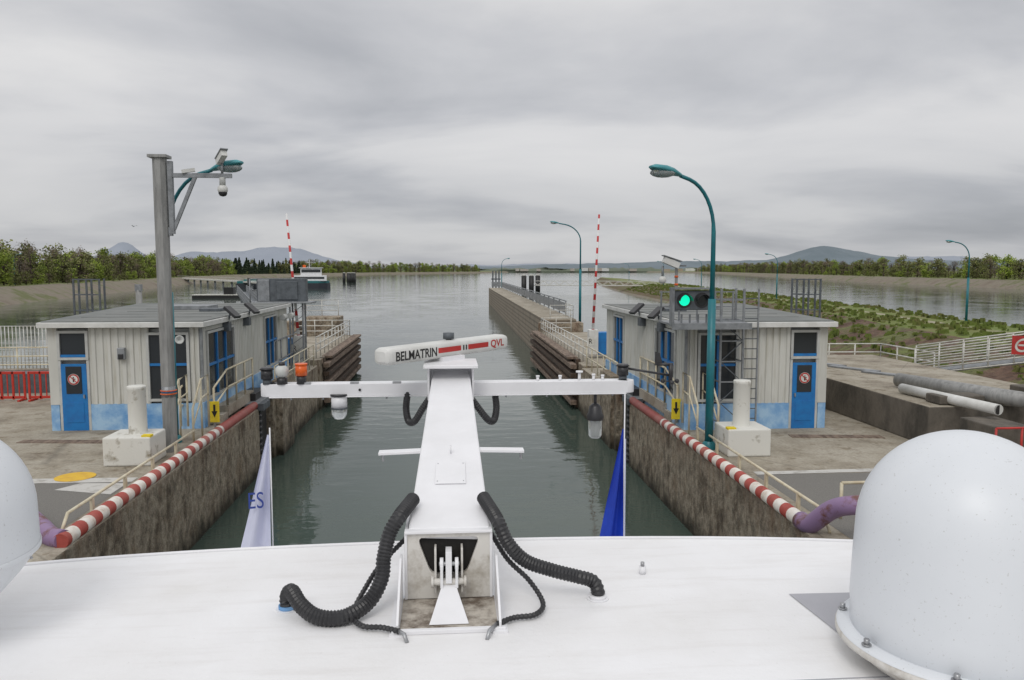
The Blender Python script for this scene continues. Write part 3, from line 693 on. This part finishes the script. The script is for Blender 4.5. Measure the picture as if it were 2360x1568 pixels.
for x0 in(-16.5,15.6):
    m=M()
    for xx in(0,.55,1.1):
        for yy in(0,.5): m.box((x0+xx,36+yy if x0<0 else 34+yy,2),(.07,.07,4.0),'galv_dark')
    for z in(3.97,3.3,2.6):
        m.box((x0+.55,36 if x0<0 else 34,z),(1.15,.06,.05),'galv_dark'); m.box((x0+.3,36.5 if x0<0 else 34.5,z),(.6,.06,.05),'galv_dark')
    m.make('access_ladder_cage')
m=M(); m.cyl((-13.8,36.2,0),(-13.8,36.2,3.5),.13,'pole_grey'); m.box((-13.8,36.2,3.6),(.25,.25,.3),'galv'); m.make('vent_post')

m=M(); railing(m,[(-20.3,34.7,0),(-12.5,34.7,0)],1.1,'cream_rail',rails=(1,.66,.33),r=.03,post=1.8); m.make('white_railing')
m=M(); railing(m,[(-20.3,36.3,0),(-12.5,36.3,0)],1.9,'white_rail',rails=(1,.15),r=.02,post=.16); m.make('picket_fence')
for k in range(3):
    p=empty('plastic_safety_barrier'); m=M(); x0=-16.6+k*1.25; y=27.3
    for z in(.95,.12): m.box((x0+.55,y,z),(1.1,.05,.09),'red_plastic')
    for xx in(0,.36,.73,1.1): m.box((x0+xx,y,.52),(.07,.05,.95),'red_plastic')
    for xx in(.18,.55,.92): m.box((x0+xx,y,.5),(.04,.03,.8),'red_plastic')
    m.box((x0+.1,y,.03),(.08,.5,.06),'red_plastic'); m.box((x0+1,y,.03),(.08,.5,.06),'red_plastic'); m.make('panel',p,.01)
m=M()
for k in range(3): m.box((-16,30.2+k*.45,.15),(7,.35,.3),'wood_dark'); 
for k in range(2): m.box((-15.8,30.4+k*.45,.47),(6.4,.35,.3),'wood_old' if k else 'wood_dark')
m.box((-15.2,29.4,.35),(2,.8,.7),'galv_dark'); m.make('stored_timber',None,.01)
p=empty('concrete_retaining_block'); m=M(); m.prism([(11.9,18.3),(17,18.3),(17,30),(13.6,30),(11.9,25)],.0,1.0,'concrete_ground','block_wall'); 
m.box((12.6,16.9,.45),(.9,1.2,.9),'block_wall'); m.box((14.2,16.6,.55),(1.2,.9,1.1),'block_wall'); m.box((12.9,18.8,1.12),(1.2,.6,.22),'block_wall'); m.box((15.5,18.9,1.2),(1.6,.7,.4),'block_wall'); m.make('block',p,.03)
m=M()
for k in range(3): m.box((13.4+k*.4,27-k*1.5,1.03),(.3,1.8,.05),'galv',rz=.5)
m.make('cover_slabs',p)
p=empty('grey_pipe'); m=M(); m.cyl((13.0,21.5,1.22),(14.2,17.3,1.22),.2,'pole_grey'); m.make('pipe',p)
p=empty('white_pipe'); m=M(); m.tube([(12.45,20.4,1.15),(12.75,17.0,1.15)],.13,'facia',16,); m.tube([(12.75,17.0,1.15),(12.755,16.99,1.15)],.11,'dark_inside',16); m.make('pipe',p)
p=empty('gangway'); m=M(); A=Vector((17.3,27.6,.5));B=Vector((22.5,24.2,1.7)); off=Vector((.6,.9,0))
m.beam(A+off/2,B+off/2,1.0,.1,'galv')
for o in(Vector((0,0,0)),off):
    for f in(.0,.2,.4,.6,.8,1.0): m.cyl(A+o+Vector((0,0,f)),B+o+Vector((0,0,f)),.028,'white_rail',n=6)
    for i in range(9): q=A.lerp(B,i/8)+o; m.cyl(q,q+Vector((0,0,1.0)),.028,'white_rail',n=6)
m.make('walkway',p)
m=M(); c=A.lerp(B,.535)+Vector((-.02,-.06,.62)); m.box(c,(.66,.02,.66),'red_paint',rz=math.atan2(-3.4,5.2)); m.make('red_sign',p)
m=M(); n=20; d=(B-A).normalized(); vs=[]; nn=Vector((d.y,-d.x,0)).normalized()*.016
for r in(.24,.17):
    for i in range(n): vs.append(c+nn+d*r*math.cos(i*math.tau/n)+Vector((0,0,r*math.sin(i*math.tau/n))))
m.add(vs,[(i,(i+1)%n,n+(i+1)%n,n+i) for i in range(n)],'white_rail'); m.box(c+nn*1.0,(.27,.008,.06),'white_rail',rz=math.atan2(-3.4,5.2)); m.make('sign_symbol',p)
m=M(); railing(m,[(15.8,33.6,0),(19.3,33.4,0),(19.3,29.5,0)],1.1,'white_rail',rails=(1,.66,.33),r=.03); m.make('white_railing')
m=M(); m.cyl((15.4,32.5,0),(15.4,32.5,1.1),.06,'barrier_stripes'); m.make('marker_post')
m=M(); railing(m,[(11.9,15.9,.2),(13.1,15.9,.2)],.75,'red_paint',rails=(1,.4),r=.025,post=.6); m.make('red_guard_rail')

# ------------------------------------------------------------ distant furniture
p=empty('footbridge'); m=M()
A=Vector((25,232,-.2));B=Vector((62,222,-.2))
m.beam(A,B,2,.25,'white_rail')
for o in(-1,1):
    for z in(.0,1.3): m.beam(A+Vector((0,o,z)),B+Vector((0,o,z)),.12,.14,'white_rail')
    for i in range(24):
        a=A.lerp(B,i/24)+Vector((0,o,0));b=A.lerp(B,(i+1)/24)+Vector((0,o,0)); 
        m.beam(a+Vector((0,0,0 if i%2 else 1.3)),b+Vector((0,0,1.3 if i%2 else 0)),.08,.1,'white_rail')
m.make('truss',p)
for x,y,n in((22,228,2),(27,236,1),(-55,420,3),(-50,405,2)):
    m=M()
    for k in range(n): m.cyl((x+k*2.2,y,-4),(x+k*2.2,y,2.6),.75,'ink_black',n=12); m.cyl((x+k*2.2,y,2.6),(x+k*2.2,y,3.0),.5,'white_rail',n=12)
    m.make('mooring_dolphin')
p=empty('steel_jetty'); m=M(); A=Vector((-12.5,56,.4));B=Vector((-36,140,.4))
m.beam(A,B,1.6,.3,'galv_dark')
for i in range(15):
    q=A.lerp(B,i/14); m.cyl(q+Vector((0,0,-5)),q,.25,'galv_dark',n=8)
for o in(-.8,.8):
    d=Vector((o,0,.1))
    for z in(1.2,.8,.4): m.beam(A+d+Vector((0,0,z)),B+d+Vector((0,0,z)),.06,.06,'galv')
    for i in range(43): q=A.lerp(B,i/42)+d; m.box(q+Vector((0,0,.6)),(.07,.07,1.2),'galv')
m.make('deck',p)
p=empty('pontoon_walkway'); m=M(); A=Vector((-58,252,.3));B=Vector((-132,395,.3)); m.beam(A,B,2.5,.5,'white_rail')
for i in range(12): q=A.lerp(B,i/11); m.cyl(q+Vector((0,0,-4)),q,.4,'galv',n=8)
for z in(1.2,.6): m.beam(A+Vector((0,0,z)),B+Vector((0,0,z)),.12,.12,'white_rail')
m.make('deck',p)
p=empty('floating_pontoon'); m=M(); m.box((-52,184,-1.75),(12,3,.7),'ink_black'); m.box((-52,184,-1.3),(12,3,.2),'white_rail'); m.box((-50,184,-.4),(2.2,2,1.6),'ink_black'); m.make('float',p)
m=M(); m.cyl((-62,250,-3),(-62,250,1.8),.5,'ink_black'); m.make('marker_pile')
p=empty('river_barge'); c=Vector((-56,276,W)); rz=R(8)
m=M(); 
hull=[(-16,-3.5),(11,-4),(14,-2.5),(15,0),(14,2.5),(11,4),(-16,3.5)]
m.prism(hull,-1,1.9,'ship_hull'); m.prism([(x*.98,y*.9) for x,y in hull],1.9,2.7,'ship_teal'); o=m.make('hull',p,.05); o.location=c;o.rotation_euler=(0,0,rz)
m=M(); m.box((8.0,0,3.6),(11.5,6.6,1.9),'white_paint'); m.box((8.0,-3.33,3.7),(10,.06,.7),'window_glass'); m.box((8.6,0,5.8),(7,5.8,2.5),'white_paint'); m.box((8.6,-2.93,6.1),(6.4,.06,1.0),'window_glass'); m.box((12.13,0,6.1),(.06,5,.9),'window_glass'); m.box((8.6,0,7.15),(8,6.6,.2),'white_paint'); m.cyl((8,0,7.2),(8,0,10),.1,'facia'); m.box((8,0,8.9),(2.2,.12,.12),'facia'); m.box((6.3,0,7.7),(1.0,1.0,.9),'orange')
for k in range(9): m.box((13.4,-3+.75*k,3.2),(.07,.07,1.0),'white_rail')
m.box((13.4,0,3.7),(.07,6,.07),'white_rail'); m.box((-6,0,2.95),(15,6,.5),'ship_teal'); o=m.make('superstructure',p,.03); o.location=c;o.rotation_euler=(0,0,rz)
p=empty('gull'); m=M(); g=Vector((-48,125,11)); m.sphere(g,.07,'galv',10,(2.2,.8,.7)); 
for s in(-1,1): m.add([g+Vector((.08,0,.03)),g+Vector((-.1,0,.03)),g+Vector((s*.26-.05,s*.1,.16)),g+Vector((s*.26+.1,s*.1,.18)),g+Vector((s*.55,s*.2,.08))],[(0,1,2,3),(3,2,4)],'galv')
m.make('body',p)

# ------------------------------------------------------------ boat
boat=empty('river_passenger_boat')
m=M(); e=[]
for i in range(25):
    x=-4.3+8.6*i/24; e.append((x,5.36-.022*x*x-.0009*x**4))
m.prism([(4.3,-4)]+[(-4.3,-4)]+e,2.38,2.5,'deck_white'); m.make('wheelhouse_roof',boat,.012)
m=M(); m.tube([(x,y-.012,2.505) for x,y in e],.012,'white_paint',8); m.make('roof_edge_trim',boat)
m=M(); m.box((0,.4,1.3),(7.6,7.4,2.1),'white_paint'); m.make('wheelhouse_walls',boat)
m=M(); m.box((0,4.12,1.6),(7.2,.03,.9),'window_glass'); m.make('wheelhouse_windows',boat)
m=M(); m.prism([(-5.4,-24),(5.4,-24),(5.4,7.5),(4.4,9),(2.4,10.0),(-2.4,10.0),(-4.4,9),(-5.4,7.5)],-3.2,.2,'white_paint'); m.make('hull',boat,.03)
m=M(); m.add([(1.98,4.29,2.504),(2.7,4.27,2.504),(2.7,3.6,2.504),(2.03,3.72,2.504)],[(0,1,2,3)],'deck_grey'); m.make('grey_deck_patch',boat)  # flat grey quad laid just above the roof
m=M(); m.cyl((1.2,4.67,2.5),(1.2,4.67,2.55),.022,'white_paint',n=10); m.cyl((1.2,4.67,2.55),(1.2,4.67,2.575),.012,'steel'); m.make('deck_fitting',boat)
m=M(); m.box((0,3.35,2.5012),(7.5,.008,.003),'deck_grey'); m.make('roof_seam',boat)
for s in(-1,1):
    p=empty('flag'); m=M(); n=14; rws=16; vs=[]; Yb=9.0
    for i in range(rws+1):
        t=i/rws; z=2.52-t*1.6
        for j in range(n+1):
            u=j/n; w=.02+.42*t if s<0 else .015+.30*t
            vs.append((s*2.06-w*(1-u),Yb+.06*math.sin(u*9+t*2)*min(1,t*2),z))
    m.add(vs,[(i*(n+1)+j,i*(n+1)+j+1,(i+1)*(n+1)+j+1,(i+1)*(n+1)+j) for i in range(rws) for j in range(n)],'flag_white' if s<0 else 'flag_blue',True)
    m.make('cloth',p)
    m=M(); m.cyl((s*2.06+.01,Yb,.2),(s*2.06+.01,Yb,3.0 if s>0 else 2.6),.008,'white_paint',n=8)
    if s>0: m.add([(2.07,Yb+.0,2.4),(2.09,Yb,2.4),(2.10,Yb+.02,.9),(2.06,Yb,.9)],[(0,1,2,3)],'flag_white')
    m.make('staff',p)
    if s<0: text('ES','lettering',p,'ink_blue',(-2.29,Yb-.085,1.68),(1,0,.06),(0,0,1),.17,.19)

def radome(x,y,flange):
    p=empty('satellite_radome'); z=2.5
    m=M()
    if flange:
        prof=[(.475*math.sin(a),.655+.485*math.cos(a)) for a in [i*math.pi/2/16 for i in range(17)]]; prof[0]=(.0005,1.14)
        prof+=[(.482,.5),(.488,.3),(.482,.16),(.475,.15)]
    else:
        prof=[(.5*math.sin(a),.64+.5*math.cos(a)) for a in [i*math.pi/2/16 for i in range(17)]]; prof[0]=(.0005,1.14)
        prof+=[(.502,.55),(.505,.445)]
    m.lathe((x,y,z),prof,'dome_white',72); m.make('dome',p)
    m=M()
    if flange:
        m.lathe((x,y,z),[(.47,.16),(.535,.15),(.55,.13),(.55,.11),(.50,.08),(.43,.02),(.40,0)],'dirty_white',64)
        m.lathe((x,y,z+.02),[(.47,.14),(.535,.135),(.545,.12)],'dome_white',64); m.make('base_flange',p)
        m=M()
        for i in range(8):
            a=R(10+i*45); c=(x+.52*math.cos(a),y+.52*math.sin(a),z+.16); m.cyl(c,(c[0],c[1],c[2]+.03),.013,'steel',n=6); m.cyl(c,(c[0],c[1],c[2]+.006),.022,'steel',n=12)
        m.make('bolts',p)
    else:
        m.lathe((x,y,z),[(.506,.455),(.51,.45),(.51,.43),(.495,.42),(.42,.32),(.34,.23),(.26,.16),(.25,0)],'dome_white',64); m.make('lower_shell',p)
        m=M()
        for i in range(12):
            a=R(i*30+5); c=Vector((x+.495*math.cos(a),y+.495*math.sin(a),z+.405)); m.sphere(c,.008,'steel',8)
        m.make('screws',p)
radome(2.44,3.44,True); radome(-2.67,4.1,False)

# ------------------------------------------------------------ mast
mast=empty('radar_mast')
m=M(); m.beam((-.005,4.40,2.815),(.02,7.45,3.32),.47,.22,'white_paint',.35,.24); m.make('main_beam',mast,.012)
m=M(); 
d=Vector((.02,2.99,.5)).normalized(); up=Vector((0,-d.z,d.y)); c0=Vector((0,4.46,2.82))+d*.52+up*.122
m.beam(c0,c0+d*.34,.2,.008,'white_paint'); m.make('hatch_cover',mast,.003)
m=M(); 
for sx_ in(-.085,.085):
    for k in(.03,.31): q=c0+d*k+Vector((sx_,0,0))+up*.004; m.cyl(q,q+up*.003,.004,'steel',n=6)
q=c0+d*.5; m.tube([q,q+up*.045,q+up*.05+Vector((.0,.03,0))],.006,'white_paint',6); m.make('bolts',mast)
x0,x1,z0,z1=-.245,.225,2.52,2.905; yf=4.36; cx=(x0+x1)/2
def rr(pts,r,seg=4):
    out=[]; n=len(pts)
    for i in range(n):
        a=Vector(pts[i-1]);b=Vector(pts[i]);c=Vector(pts[(i+1)%n])
        u=(a-b).normalized()*r; w=(c-b).normalized()*r
        for k in range(seg+1):
            t=k/seg; out.append((b+u)*(1-t)**2+b*2*t*(1-t)+(b+w)*t*t)
    return out
inn=rr([(cx-.18,z1-.025),(cx-.10,z0+.14),(cx+.10,z0+.14),(cx+.18,z1-.025)],.045)
out=[]
for q in inn:
    dx,dz=q.x-cx,q.y-(z0+z1)/2; hw,hh=(x1-x0)/2,(z1-z0)/2
    s_=min(hw/max(abs(dx),1e-6),hh/max(abs(dz),1e-6)); out.append(Vector((cx+dx*s_,(z0+z1)/2+dz*s_)))
k=len(inn); vs=[(q.x,yf,q.y) for q in out]+[(q.x,yf,q.y) for q in inn]+[(q.x,yf+.03,q.y) for q in inn]
m=M(); m.add(vs,[(i,(i+1)%k,k+(i+1)%k,k+i) for i in range(k)]+[(k+i,k+(i+1)%k,2*k+(i+1)%k,2*k+i) for i in range(k)],'dirty_white')
for (xa,za) in ((x0,z0),(x1,z0),(x0,z1),(x1,z1)):
    i,j=sorted(range(k),key=lambda i:(out[i]-Vector((xa,za))).length)[:2]
    m.add([(xa,yf,za),(out[i].x,yf,out[i].y),(out[j].x,yf,out[j].y)],[(0,1,2)],'dirty_white')
m.make('base_front_plate',mast)
m=M(); m.box((x0-.008,yf+.26,(z0+z1)/2),(.016,.54,z1-z0),'white_paint'); m.box((x1+.008,yf+.26,(z0+z1)/2),(.016,.54,z1-z0),'white_paint'); m.box((cx,yf+.55,(z0+z1)/2),(x1-x0,.04,z1-z0),'dark_inside'); m.box((cx,yf+.3,z0+.01),(x1-x0,.5,.02),'dark_inside')
m.box((cx,yf+.01,z1+.008),(x1-x0+.03,.06,.016),'white_paint'); m.make('base_box',mast,.003)
m=M(); m.box((cx,yf+.036,(z0+z1)/2),(x1-x0-.03,.006,z1-z0-.02),'dark_inside'); m.make('opening_shade_panel',mast)  # dark sheet added behind the opening so its inside reads as shade
m=M(); m.box((cx,4.18,2.508),(.52,.40,.016),'stain_tray'); m.make('base_tray',mast)
m=M()
for xx in(x0-.035,x1+.035):
    m.add([(xx-.006,3.96,2.5),(xx-.006,4.38,2.5),(xx-.006,4.38,2.78),(xx-.006,4.31,2.78),(xx-.006,3.96,2.55),(xx+.006,3.96,2.5),(xx+.006,4.38,2.5),(xx+.006,4.38,2.78),(xx+.006,4.31,2.78),(xx+.006,3.96,2.55)],[(0,1,2,3,4),(9,8,7,6,5),(0,5,6,1),(1,6,7,2),(2,7,8,3),(3,8,9,4),(4,9,5,0)],'white_paint')
    m.box((xx,4.18,2.506),(.08,.5,.012),'white_paint')
m.make('side_gussets',mast)
m=M(); m.box((cx,3.965,2.512),(.6,.03,.024),'white_paint'); m.make('tray_lip',mast,.004)
m=M(); z=2.70
for dx in(-.075,.075): m.box((cx+dx,yf-.01,z),(.012,.08,.26),'dirty_white')
for dx in(-.04,.045): m.box((cx+dx,yf-.04,z-.02),(.016,.12,.13),'white_paint'); m.cyl((cx+dx-.01,yf-.06,z+.045),(cx+dx+.01,yf-.06,z+.045),.035,'white_paint')
m.box((cx,yf-.04,z+.03),(.035,.10,.18),'white_paint'); m.cyl((cx-.09,yf-.06,z-.06),(cx+.09,yf-.06,z-.06),.02,'dirty_white'); m.cyl((cx-.1,yf-.06,z-.06),(cx-.085,yf-.06,z-.06),.032,'dirty_white'); m.cyl((cx+.085,yf-.06,z-.06),(cx+.1,yf-.06,z-.06),.032,'dirty_white')
m.cyl((cx-.055,yf-.06,z+.045),(cx+.06,yf-.06,z+.045),.012,'steel'); m.make('hinge',mast,.003)
m=M(); a=.03;b=.105
m.add([(cx-a,4.32,2.64),(cx+a,4.32,2.64),(cx+b,4.02,2.52),(cx-b,4.02,2.52),(cx-a,4.32,2.60),(cx+a,4.32,2.60),(cx+b,4.04,2.517),(cx-b,4.04,2.517)],[(0,1,2,3),(0,4,5,1),(1,5,6,2),(2,6,7,3),(3,7,4,0)],'white_paint'); m.make('wedge_foot',mast)
m=M(); m.box((-.95,7.55,3.26),(1.56,.16,.12),'white_paint'); m.box((.97,7.5,3.265),(1.54,.16,.12),'white_paint'); m.cyl((-1.71,7.55,3.2),(-1.71,7.55,3.32),.08,'white_paint'); m.cyl((1.73,7.5,3.205),(1.73,7.5,3.325),.08,'white_paint')
m.box((-.95,7.55,3.195),(1.5,.19,.01),'white_paint'); m.box((.97,7.5,3.2),(1.5,.19,.01),'white_paint'); m.make('crossbar',mast,.008)
m=M(); m.box((-.31,5.6,3.09),(.4,.09,.02),'white_paint',ry=-.03); m.box((.34,5.6,3.09),(.4,.09,.02),'white_paint',ry=.03); 
for xx in(-.48,.52): m.cyl((xx,5.6,3.02),(xx,5.6,3.08),.01,'steel')
m.make('spreader',mast,.003)
m=M()
for xx in(-.19,.22): m.box((xx,7.42,3.345),(.02,.45,.31),'white_paint')
m.box((.015,7.62,3.345),(.4,.02,.3),'white_paint')
m.box((.015,7.38,3.515),(.5,.56,.03),'white_paint'); m.make('head_bracket',mast,.005)
m=M()
for x,z in [(-.9,3.315),(-.5,3.315),(-1.35,3.315)]: m.box((x,7.49,3.325),(.08,.04,.02),'steel')
m.cyl((-.85,7.468,3.26),(-.85,7.46,3.26),.012,'ink_black')
for x,h in((.86,.03),(1.08,.03),(1.27,.07),(1.41,.04),(1.5,.03)): m.cyl((x,7.5,3.32),(x,7.5,3.33+h),.014,'white_paint'); m.cyl((x,7.5,3.33+h),(x,7.5,3.345+h),.035 if h>.05 else .018,'white_paint')
for x in(-1.5,-1.2,-.6,.55,.95,1.6): m.cyl((x,7.5,3.19),(x,7.5,3.165),.01,'steel',n=6)
m.make('fittings',mast)
m=M(); x=-1.05; m.cyl((x,7.5,3.2),(x,7.5,3.09),.075,'white_paint'); m.cyl((x,7.5,3.09),(x,7.5,3.075),.08,'galv_dark'); m.lathe((x,7.5,3.0),[(0.001,-.03),(.05,-.02),(.072,.02),(.075,.075)],'clear_glass',20); m.cyl((x,7.5,3.2),(x,7.5,3.22),.085,'black_plastic'); m.make('hanging_lamp',mast)
m=M(); x=1.43; m.cyl((x,7.5,3.2),(x,7.5,3.05),.015,'black_plastic'); m.lathe((x,7.5,2.93),[(.08,0),(.085,.04),(.07,.07),(.06,.13),(.03,.16),(0.001,.165)],'black_plastic',20); m.lathe((x,7.5,2.77),[(.001,-.03),(.05,-.02),(.066,.01),(.07,.16)],'clear_glass',20); m.cyl((x,7.5,2.77),(x,7.5,2.91),.03,'frame_white'); m.make('hanging_anchor_lamp',mast)
m=M(); x=-1.58; m.cyl((x,7.5,3.32),(x,7.5,3.38),.05,'black_plastic'); m.sphere((x,7.5,3.44),.065,'frame_white'); m.cyl((x,7.5,3.49),(x,7.5,3.53),.03,'black_plastic'); m.make('globe_lamp',mast)
m=M(); x=-1.40; m.cyl((x,7.5,3.32),(x,7.5,3.4),.045,'black_plastic'); m.cyl((x,7.5,3.40),(x,7.5,3.5),.055,'orange'); m.cyl((x,7.5,3.5),(x,7.5,3.515),.06,'orange'); m.make('orange_beacon',mast)
for x in(-1.72,1.70):
    m=M(); m.cyl((x,7.5,3.32),(x,7.5,3.37),.04,'galv_dark'); m.cyl((x,7.5,3.37),(x,7.5,3.46),.055,'black_plastic'); m.cyl((x,7.5,3.46),(x,7.5,3.48),.068,'black_plastic',.05); m.make('black_nav_lamp',mast)
m=M(); m.cyl((1.72,7.5,3.44),(2.18,7.5,3.36),.012,'black_plastic',n=8); m.cyl((2.18,7.5,3.3),(2.18,7.5,3.48),.02,'black_plastic'); m.cyl((2.05,7.5,3.47),(2.2,7.5,3.47),.014,'black_plastic',n=8); m.add([(2.02,7.5,3.46),(2.02,7.5,3.6),(2.07,7.5,3.58),(2.1,7.5,3.47)],[(0,1,2,3)],'black_plastic')
for a in range(3):
    t=a*2.09+.4; m.sphere((2.18+.08*math.cos(t),7.5+.08*math.sin(t),3.3),.025,'black_plastic',8); m.cyl((2.18,7.5,3.3),(2.18+.08*math.cos(t),7.5+.08*math.sin(t),3.3),.006,'black_plastic',n=5)
m.make('wind_vane',mast)
m=M(); hose(m,[(-.22,4.66,3.02),(-.29,4.45,2.98),(-.345,4.38,2.9),(-.375,4.33,2.78),(-.385,4.27,2.68),(-.45,4.20,2.58),(-.57,4.10,2.545),(-.71,4.11,2.545),(-.81,4.18,2.58),(-.88,4.28,2.62),(-.915,4.33,2.57),(-.915,4.33,2.5)],.044); m.make('left_conduit_hose',mast)
m=M(); hose(m,[(.20,4.66,3.02),(.27,4.40,2.96),(.33,4.34,2.84),(.43,4.35,2.73),(.58,4.35,2.67),(.73,4.34,2.63),(.82,4.34,2.6),(.85,4.33,2.55),(.85,4.33,2.5)],.042); m.make('right_conduit_hose',mast)
m=M(); 
for x in(-.915,.85): m.cyl((x,4.33,2.5),(x,4.33,2.525),.05,'pale_blue' if x<0 else 'white_paint'); m.cyl((x,4.33,2.5),(x,4.33,2.506),.065,'white_paint')
m.make('hose_collars',mast)
m=M(); hose(m,[(-.24,4.5,2.85),(-.39,4.38,2.73),(-.47,4.31,2.63),(-.53,4.15,2.54),(-.47,4.03,2.525),(-.36,4.0,2.525),(-.27,3.94,2.53)],.016,pitch=.022,depth=.75,n=8); m.tube([(-.27,3.94,2.53),(-.24,3.90,2.53),(-.225,3.87,2.5)],.011,'steel',8)
hose(m,[(.24,4.5,2.85),(.33,4.38,2.73),(.45,4.33,2.62),(.515,4.2,2.54),(.46,4.09,2.525),(.34,4.06,2.525),(.24,3.98,2.53)],.016,pitch=.022,depth=.75,n=8); m.tube([(.24,3.98,2.53),(.2,3.91,2.53),(.185,3.87,2.5)],.011,'steel',8); m.make('hydraulic_cables',mast)
for s in(-1,1):
    m=M(); hose(m,[(s*.18+.01,7.25,3.22),(s*.25+.01,7.2,3.13),(s*.34+.02,7.22,3.0),(s*.40+.02,7.3,2.98),(s*.43+.02,7.4,3.08),(s*.42+.02,7.5,3.22)],.034,pitch=.018); m.make('upper_hose',mast)
A=Vector((-.585,7.0,3.628));d=Vector((.662,.75,.006)).normalized(); nr=Vector((d.y,-d.x,0)); L=1.70
m=M(); sec=[]
for (a,b) in rr([(-.10,-.078),(.10,-.078),(.10,.078),(-.10,.078)],.055,5) : sec.append((a,b))
def ring(t,sc): return [A+d*t+nr*a*sc+Vector((0,0,b*sc)) for a,b in sec]
vs=[];ts=[(-.035,.6),(-.02,.88),(.015,1),(L-.015,1),(L+.02,.88),(L+.035,.6)]
for t,sc in ts: vs+=ring(t,sc)
k=len(sec); m.add(vs,[(i*k+j,i*k+(j+1)%k,(i+1)*k+(j+1)%k,(i+1)*k+j) for i in range(5) for j in range(k)]+[tuple(range(k)),tuple(range(5*k,6*k))],'facia'); 
rad=empty('radar_scanner',mast); m.make('antenna_bar',rad)
m=M()
def patch(u0,u1,z0,z1,mt,e=.1015):
    o=A+nr*e; m.add([o+d*u0+Vector((0,0,z0)),o+d*u1+Vector((0,0,z0)),o+d*u1+Vector((0,0,z1)),o+d*u0+Vector((0,0,z1))],[(0,1,2,3)],mt)
patch(.62,.95,-.022,.028,'red_paint');patch(1.06,1.38,-.022,.028,'red_paint');patch(.98,1.0,-.022,.028,'ink_black');patch(1.02,1.04,-.022,.028,'ink_black'); m.make('stripe_markings',rad)
text('BELMATRIN','maker_lettering',rad,'ink_black',A+nr*.102+d*.06+Vector((0,0,-.045)),d,(0,0,1),.54,.085,.02)
text('QVL','maker_initials',rad,'red_paint',A+nr*.102+d*1.42+Vector((0,0,-.045)),d,(0,0,1),.22,.09,.02)
c=A+d*L/2
m=M(); m.cyl((c.x,c.y,3.52),(c.x,c.y,3.57),.08,'galv'); m.box((c.x,c.y-.05,3.55),(.2,.3,.04),'white_paint',rz=-.8); m.cyl((c.x+.02,7.72,3.5),(c.x+.02,7.72,3.76),.03,'black_plastic'); m.cyl((c.x+.02,7.72,3.72),(c.x+.02,7.72,3.78),.055,'galv_dark'); m.make('turning_unit',rad)

# ------------------------------------------------------------ world
w=bpy.data.worlds.new('World'); scene.world=w; w.use_nodes=True; nt=w.node_tree
bg=nt.nodes['Background']; 
sky=N(nt,'ShaderNodeTexSky'); sky.sky_type='NISHITA'; sky.sun_disc=False; sky.sun_elevation=R(48); sky.sun_rotation=R(200)
tc=N(nt,'ShaderNodeTexCoord'); nrm=N(nt,'ShaderNodeVectorMath',operation='NORMALIZE'); nt.links.new(tc.outputs['Generated'],nrm.inputs[0])
sp=N(nt,'ShaderNodeSeparateXYZ'); nt.links.new(nrm.outputs[0],sp.inputs[0])
zc=N(nt,'ShaderNodeMath',operation='MAXIMUM'); nt.links.new(sp.outputs[2],zc.inputs[0]); zc.inputs[1].default_value=0
za=N(nt,'ShaderNodeMath',operation='ADD'); nt.links.new(zc.outputs[0],za.inputs[0]); za.inputs[1].default_value=.20
cb=N(nt,'ShaderNodeCombineXYZ')
for i in(0,1):
    dv=N(nt,'ShaderNodeMath',operation='DIVIDE'); nt.links.new(sp.outputs[i],dv.inputs[0]); nt.links.new(za.outputs[0],dv.inputs[1]); nt.links.new(dv.outputs[0],cb.inputs[i])
mp=N(nt,'ShaderNodeMapping'); mp.inputs['Scale'].default_value=(.85,1.25,1); mp.inputs['Location'].default_value=(7.3,4.1,0); mp.inputs['Rotation'].default_value=(0,0,R(-10)); nt.links.new(cb.outputs[0],mp.inputs['Vector'])
n1=N(nt,'ShaderNodeTexNoise'); n1.inputs['Scale'].default_value=.85; n1.inputs['Detail'].default_value=7; n1.inputs['Roughness'].default_value=.5; n1.inputs['Distortion'].default_value=.3; nt.links.new(mp.outputs[0],n1.inputs['Vector'])
cl=ramp(nt,n1.outputs['Fac'],[(.28,(.43,.44,.465)),(.41,(.56,.565,.585)),(.54,(.73,.725,.725)),(.7,(.81,.80,.79))])
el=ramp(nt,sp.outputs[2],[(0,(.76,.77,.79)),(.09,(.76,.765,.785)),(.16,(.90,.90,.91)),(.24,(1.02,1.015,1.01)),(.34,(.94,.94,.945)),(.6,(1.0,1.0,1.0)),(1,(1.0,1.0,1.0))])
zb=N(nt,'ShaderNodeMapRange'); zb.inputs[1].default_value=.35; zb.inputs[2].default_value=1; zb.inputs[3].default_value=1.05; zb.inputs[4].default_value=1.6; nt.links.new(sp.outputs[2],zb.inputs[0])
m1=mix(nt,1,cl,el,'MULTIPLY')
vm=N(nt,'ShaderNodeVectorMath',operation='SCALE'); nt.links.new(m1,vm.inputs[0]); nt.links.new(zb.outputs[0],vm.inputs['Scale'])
ns=mix(nt,1,sky.outputs[0],(.1,.1,.1),'MULTIPLY')
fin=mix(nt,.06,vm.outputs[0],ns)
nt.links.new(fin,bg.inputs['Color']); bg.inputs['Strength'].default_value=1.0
sun=bpy.data.lights.new('sun','SUN'); sun.energy=.95; sun.angle=R(25); sun.color=(1,.97,.93)
so=bpy.data.objects.new('sun',sun); scene.collection.objects.link(so); so.rotation_euler=(R(42),0,R(-20))
# ------------------------------------------------------------ camera
cam=bpy.data.cameras.new('camera'); cam.sensor_width=36; cam.lens=36*1800/2360; cam.clip_end=20000; cam.clip_start=.05
co=bpy.data.objects.new('camera',cam); scene.collection.objects.link(co); co.location=(0,0,4.4)
co.rotation_euler=(R(90-5.14),0,R(-4.64)); scene.camera=co
